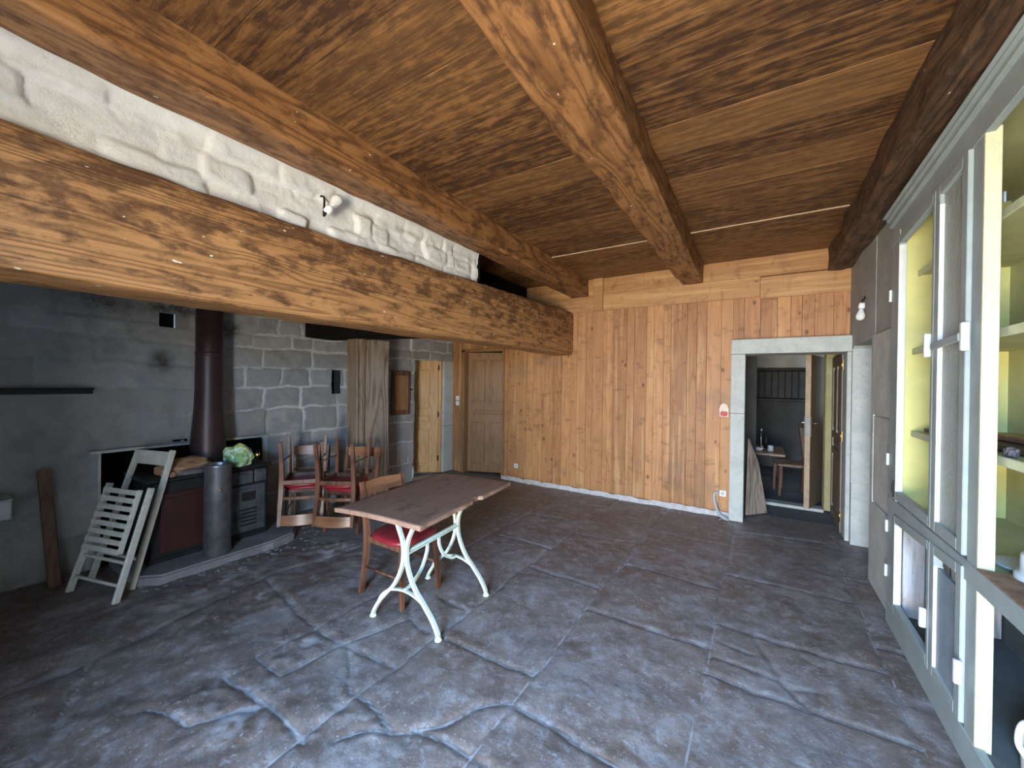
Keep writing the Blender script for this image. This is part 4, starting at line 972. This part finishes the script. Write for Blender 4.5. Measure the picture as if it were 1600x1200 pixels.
items = [('glass_jar', 'clear glass jar', -.22, 7.75, .04, .12, 'bulb_glass'), ('tin_can', 'dull metal can', -.08, 7.95, .045, .14, 'zinc'), ('bottle', 'tall dark bottle', .12, 8.0, .035, .27, 'black_iron'), ('white_bowl', 'white bowl', .02, 7.62, .07, .05, 'porcelain'),
         ('mug', 'pale mug', .18, 7.7, .04, .09, 'ceramic_grey'), ('candlestick', 'steel candlestick', .05, 8.12, .03, .33, 'steel'), ('white_saucer', 'white saucer', -.15, 7.5, .08, .02, 'porcelain'), ('pot', 'grey cooking pot', -.3, 8.1, .09, .15, 'grey_iron')]
where = ['at the left of', 'near the middle of', 'at the right end of', 'at the front of', 'beside the bottle on', 'at the back of', 'near the front edge of', 'at the back left of']
for (nm, lb, x, y, r, h_, mt), wh in zip(items, where):
    bm = B()
    if nm == 'bottle': lathe(bm, [(r, 0), (r, h_*.6), (r*.4, h_*.75), (r*.35, h_), (0, h_)], (x, y, .51), 16)
    elif nm == 'candlestick': lathe(bm, [(r*1.5, 0), (r*1.4, .01), (r*.25, .03), (r*.25, h_*.8), (r*.7, h_*.85), (r*.5, h_), (0, h_)], (x, y, .51), 16)
    elif 'bowl' in nm or 'saucer' in nm: lathe(bm, [(r*.5, 0), (r, h_), (r*.92, h_), (r*.45, h_*.3), (0, h_*.3)], (x, y, .51), 20)
    else: lathe(bm, [(r*.95, 0), (r, .01), (r, h_*.9), (r*.9, h_), (r*.82, h_), (r*.82, h_*.2), (0, h_*.2)], (x, y, .51), 20)
    tag(obj(nm, bm, mt), '%s %s the low table in the dark back room' % (lb, wh), lb.split()[-1])
t = thing('slatted_chair', 'dark tall slatted back chair beside the low table in the back room', 'chair', (.62, 7.13, 0), math.radians(8))
for s in (-.2, .2):
    bm = B(); tube(bm, [(-.02, s, -.02), (.0, s, .45), (-.06, s, 1.02)], 1, prof=(.035, .04), up=(0, 1, 0), n=3); obj('leg', bm, 'chair_wood', t)
    bm = B(); tube(bm, [(-.38, s, -.02), (-.36, s, .42)], 1, prof=(.035, .035), up=(0, 1, 0), smooth=False); obj('leg', bm, 'chair_wood', t)
bm = B(); box(bm, (-.40, -.22, .42), (.02, .22, .45), .005); obj('seat', bm, 'table_wood', t)
bm = B()
for i in range(6): beam_between(bm, (-.005, -.16+i*.064, .5), (-.055, -.16+i*.064, .97), .02, .012, up=(1, 0, 0))
box(bm, (-.07, -.21, .96), (-.04, .21, 1.02), .005); obj('backrest', bm, 'post_wood', t)
t = thing('wall_shelf', 'long dark shelf with hanging dark boards on the back room wall', 'shelf', (.0, 9.2, 1.3))
bm = B(); box(bm, (-1.2, -.14, .0), (1.2, .1, .03), .004); box(bm, (-1.2, -.14, .58), (1.2, .1, .61), .004); obj('shelf_boards', bm, 'dark_wall', t)
bm = B()
for i in range(22): box(bm, (-1.18+i*.108, -.02, .05), (-1.09+i*.108, .02-(i % 3)*.008, .56), .004)
obj('slats', bm, 'dark_wall', t)

# repeats of one kind share a group
GROUPS = {'cafe_chair': 'red seated cafe chairs', 'ceiling_beam': 'hewn ceiling beams', 'wooden_board': 'dark boards on the cupboard shelves',
          'light_switch': 'white light switches on the far wall', 'wall_socket': 'white sockets low on the far wall', 'wall_lamp': 'bare bulb wall lamps'}
for o in bpy.data.objects:
    k = o.name.split('.')[0]
    if o.parent is None and k in GROUPS: o['group'] = GROUPS[k]
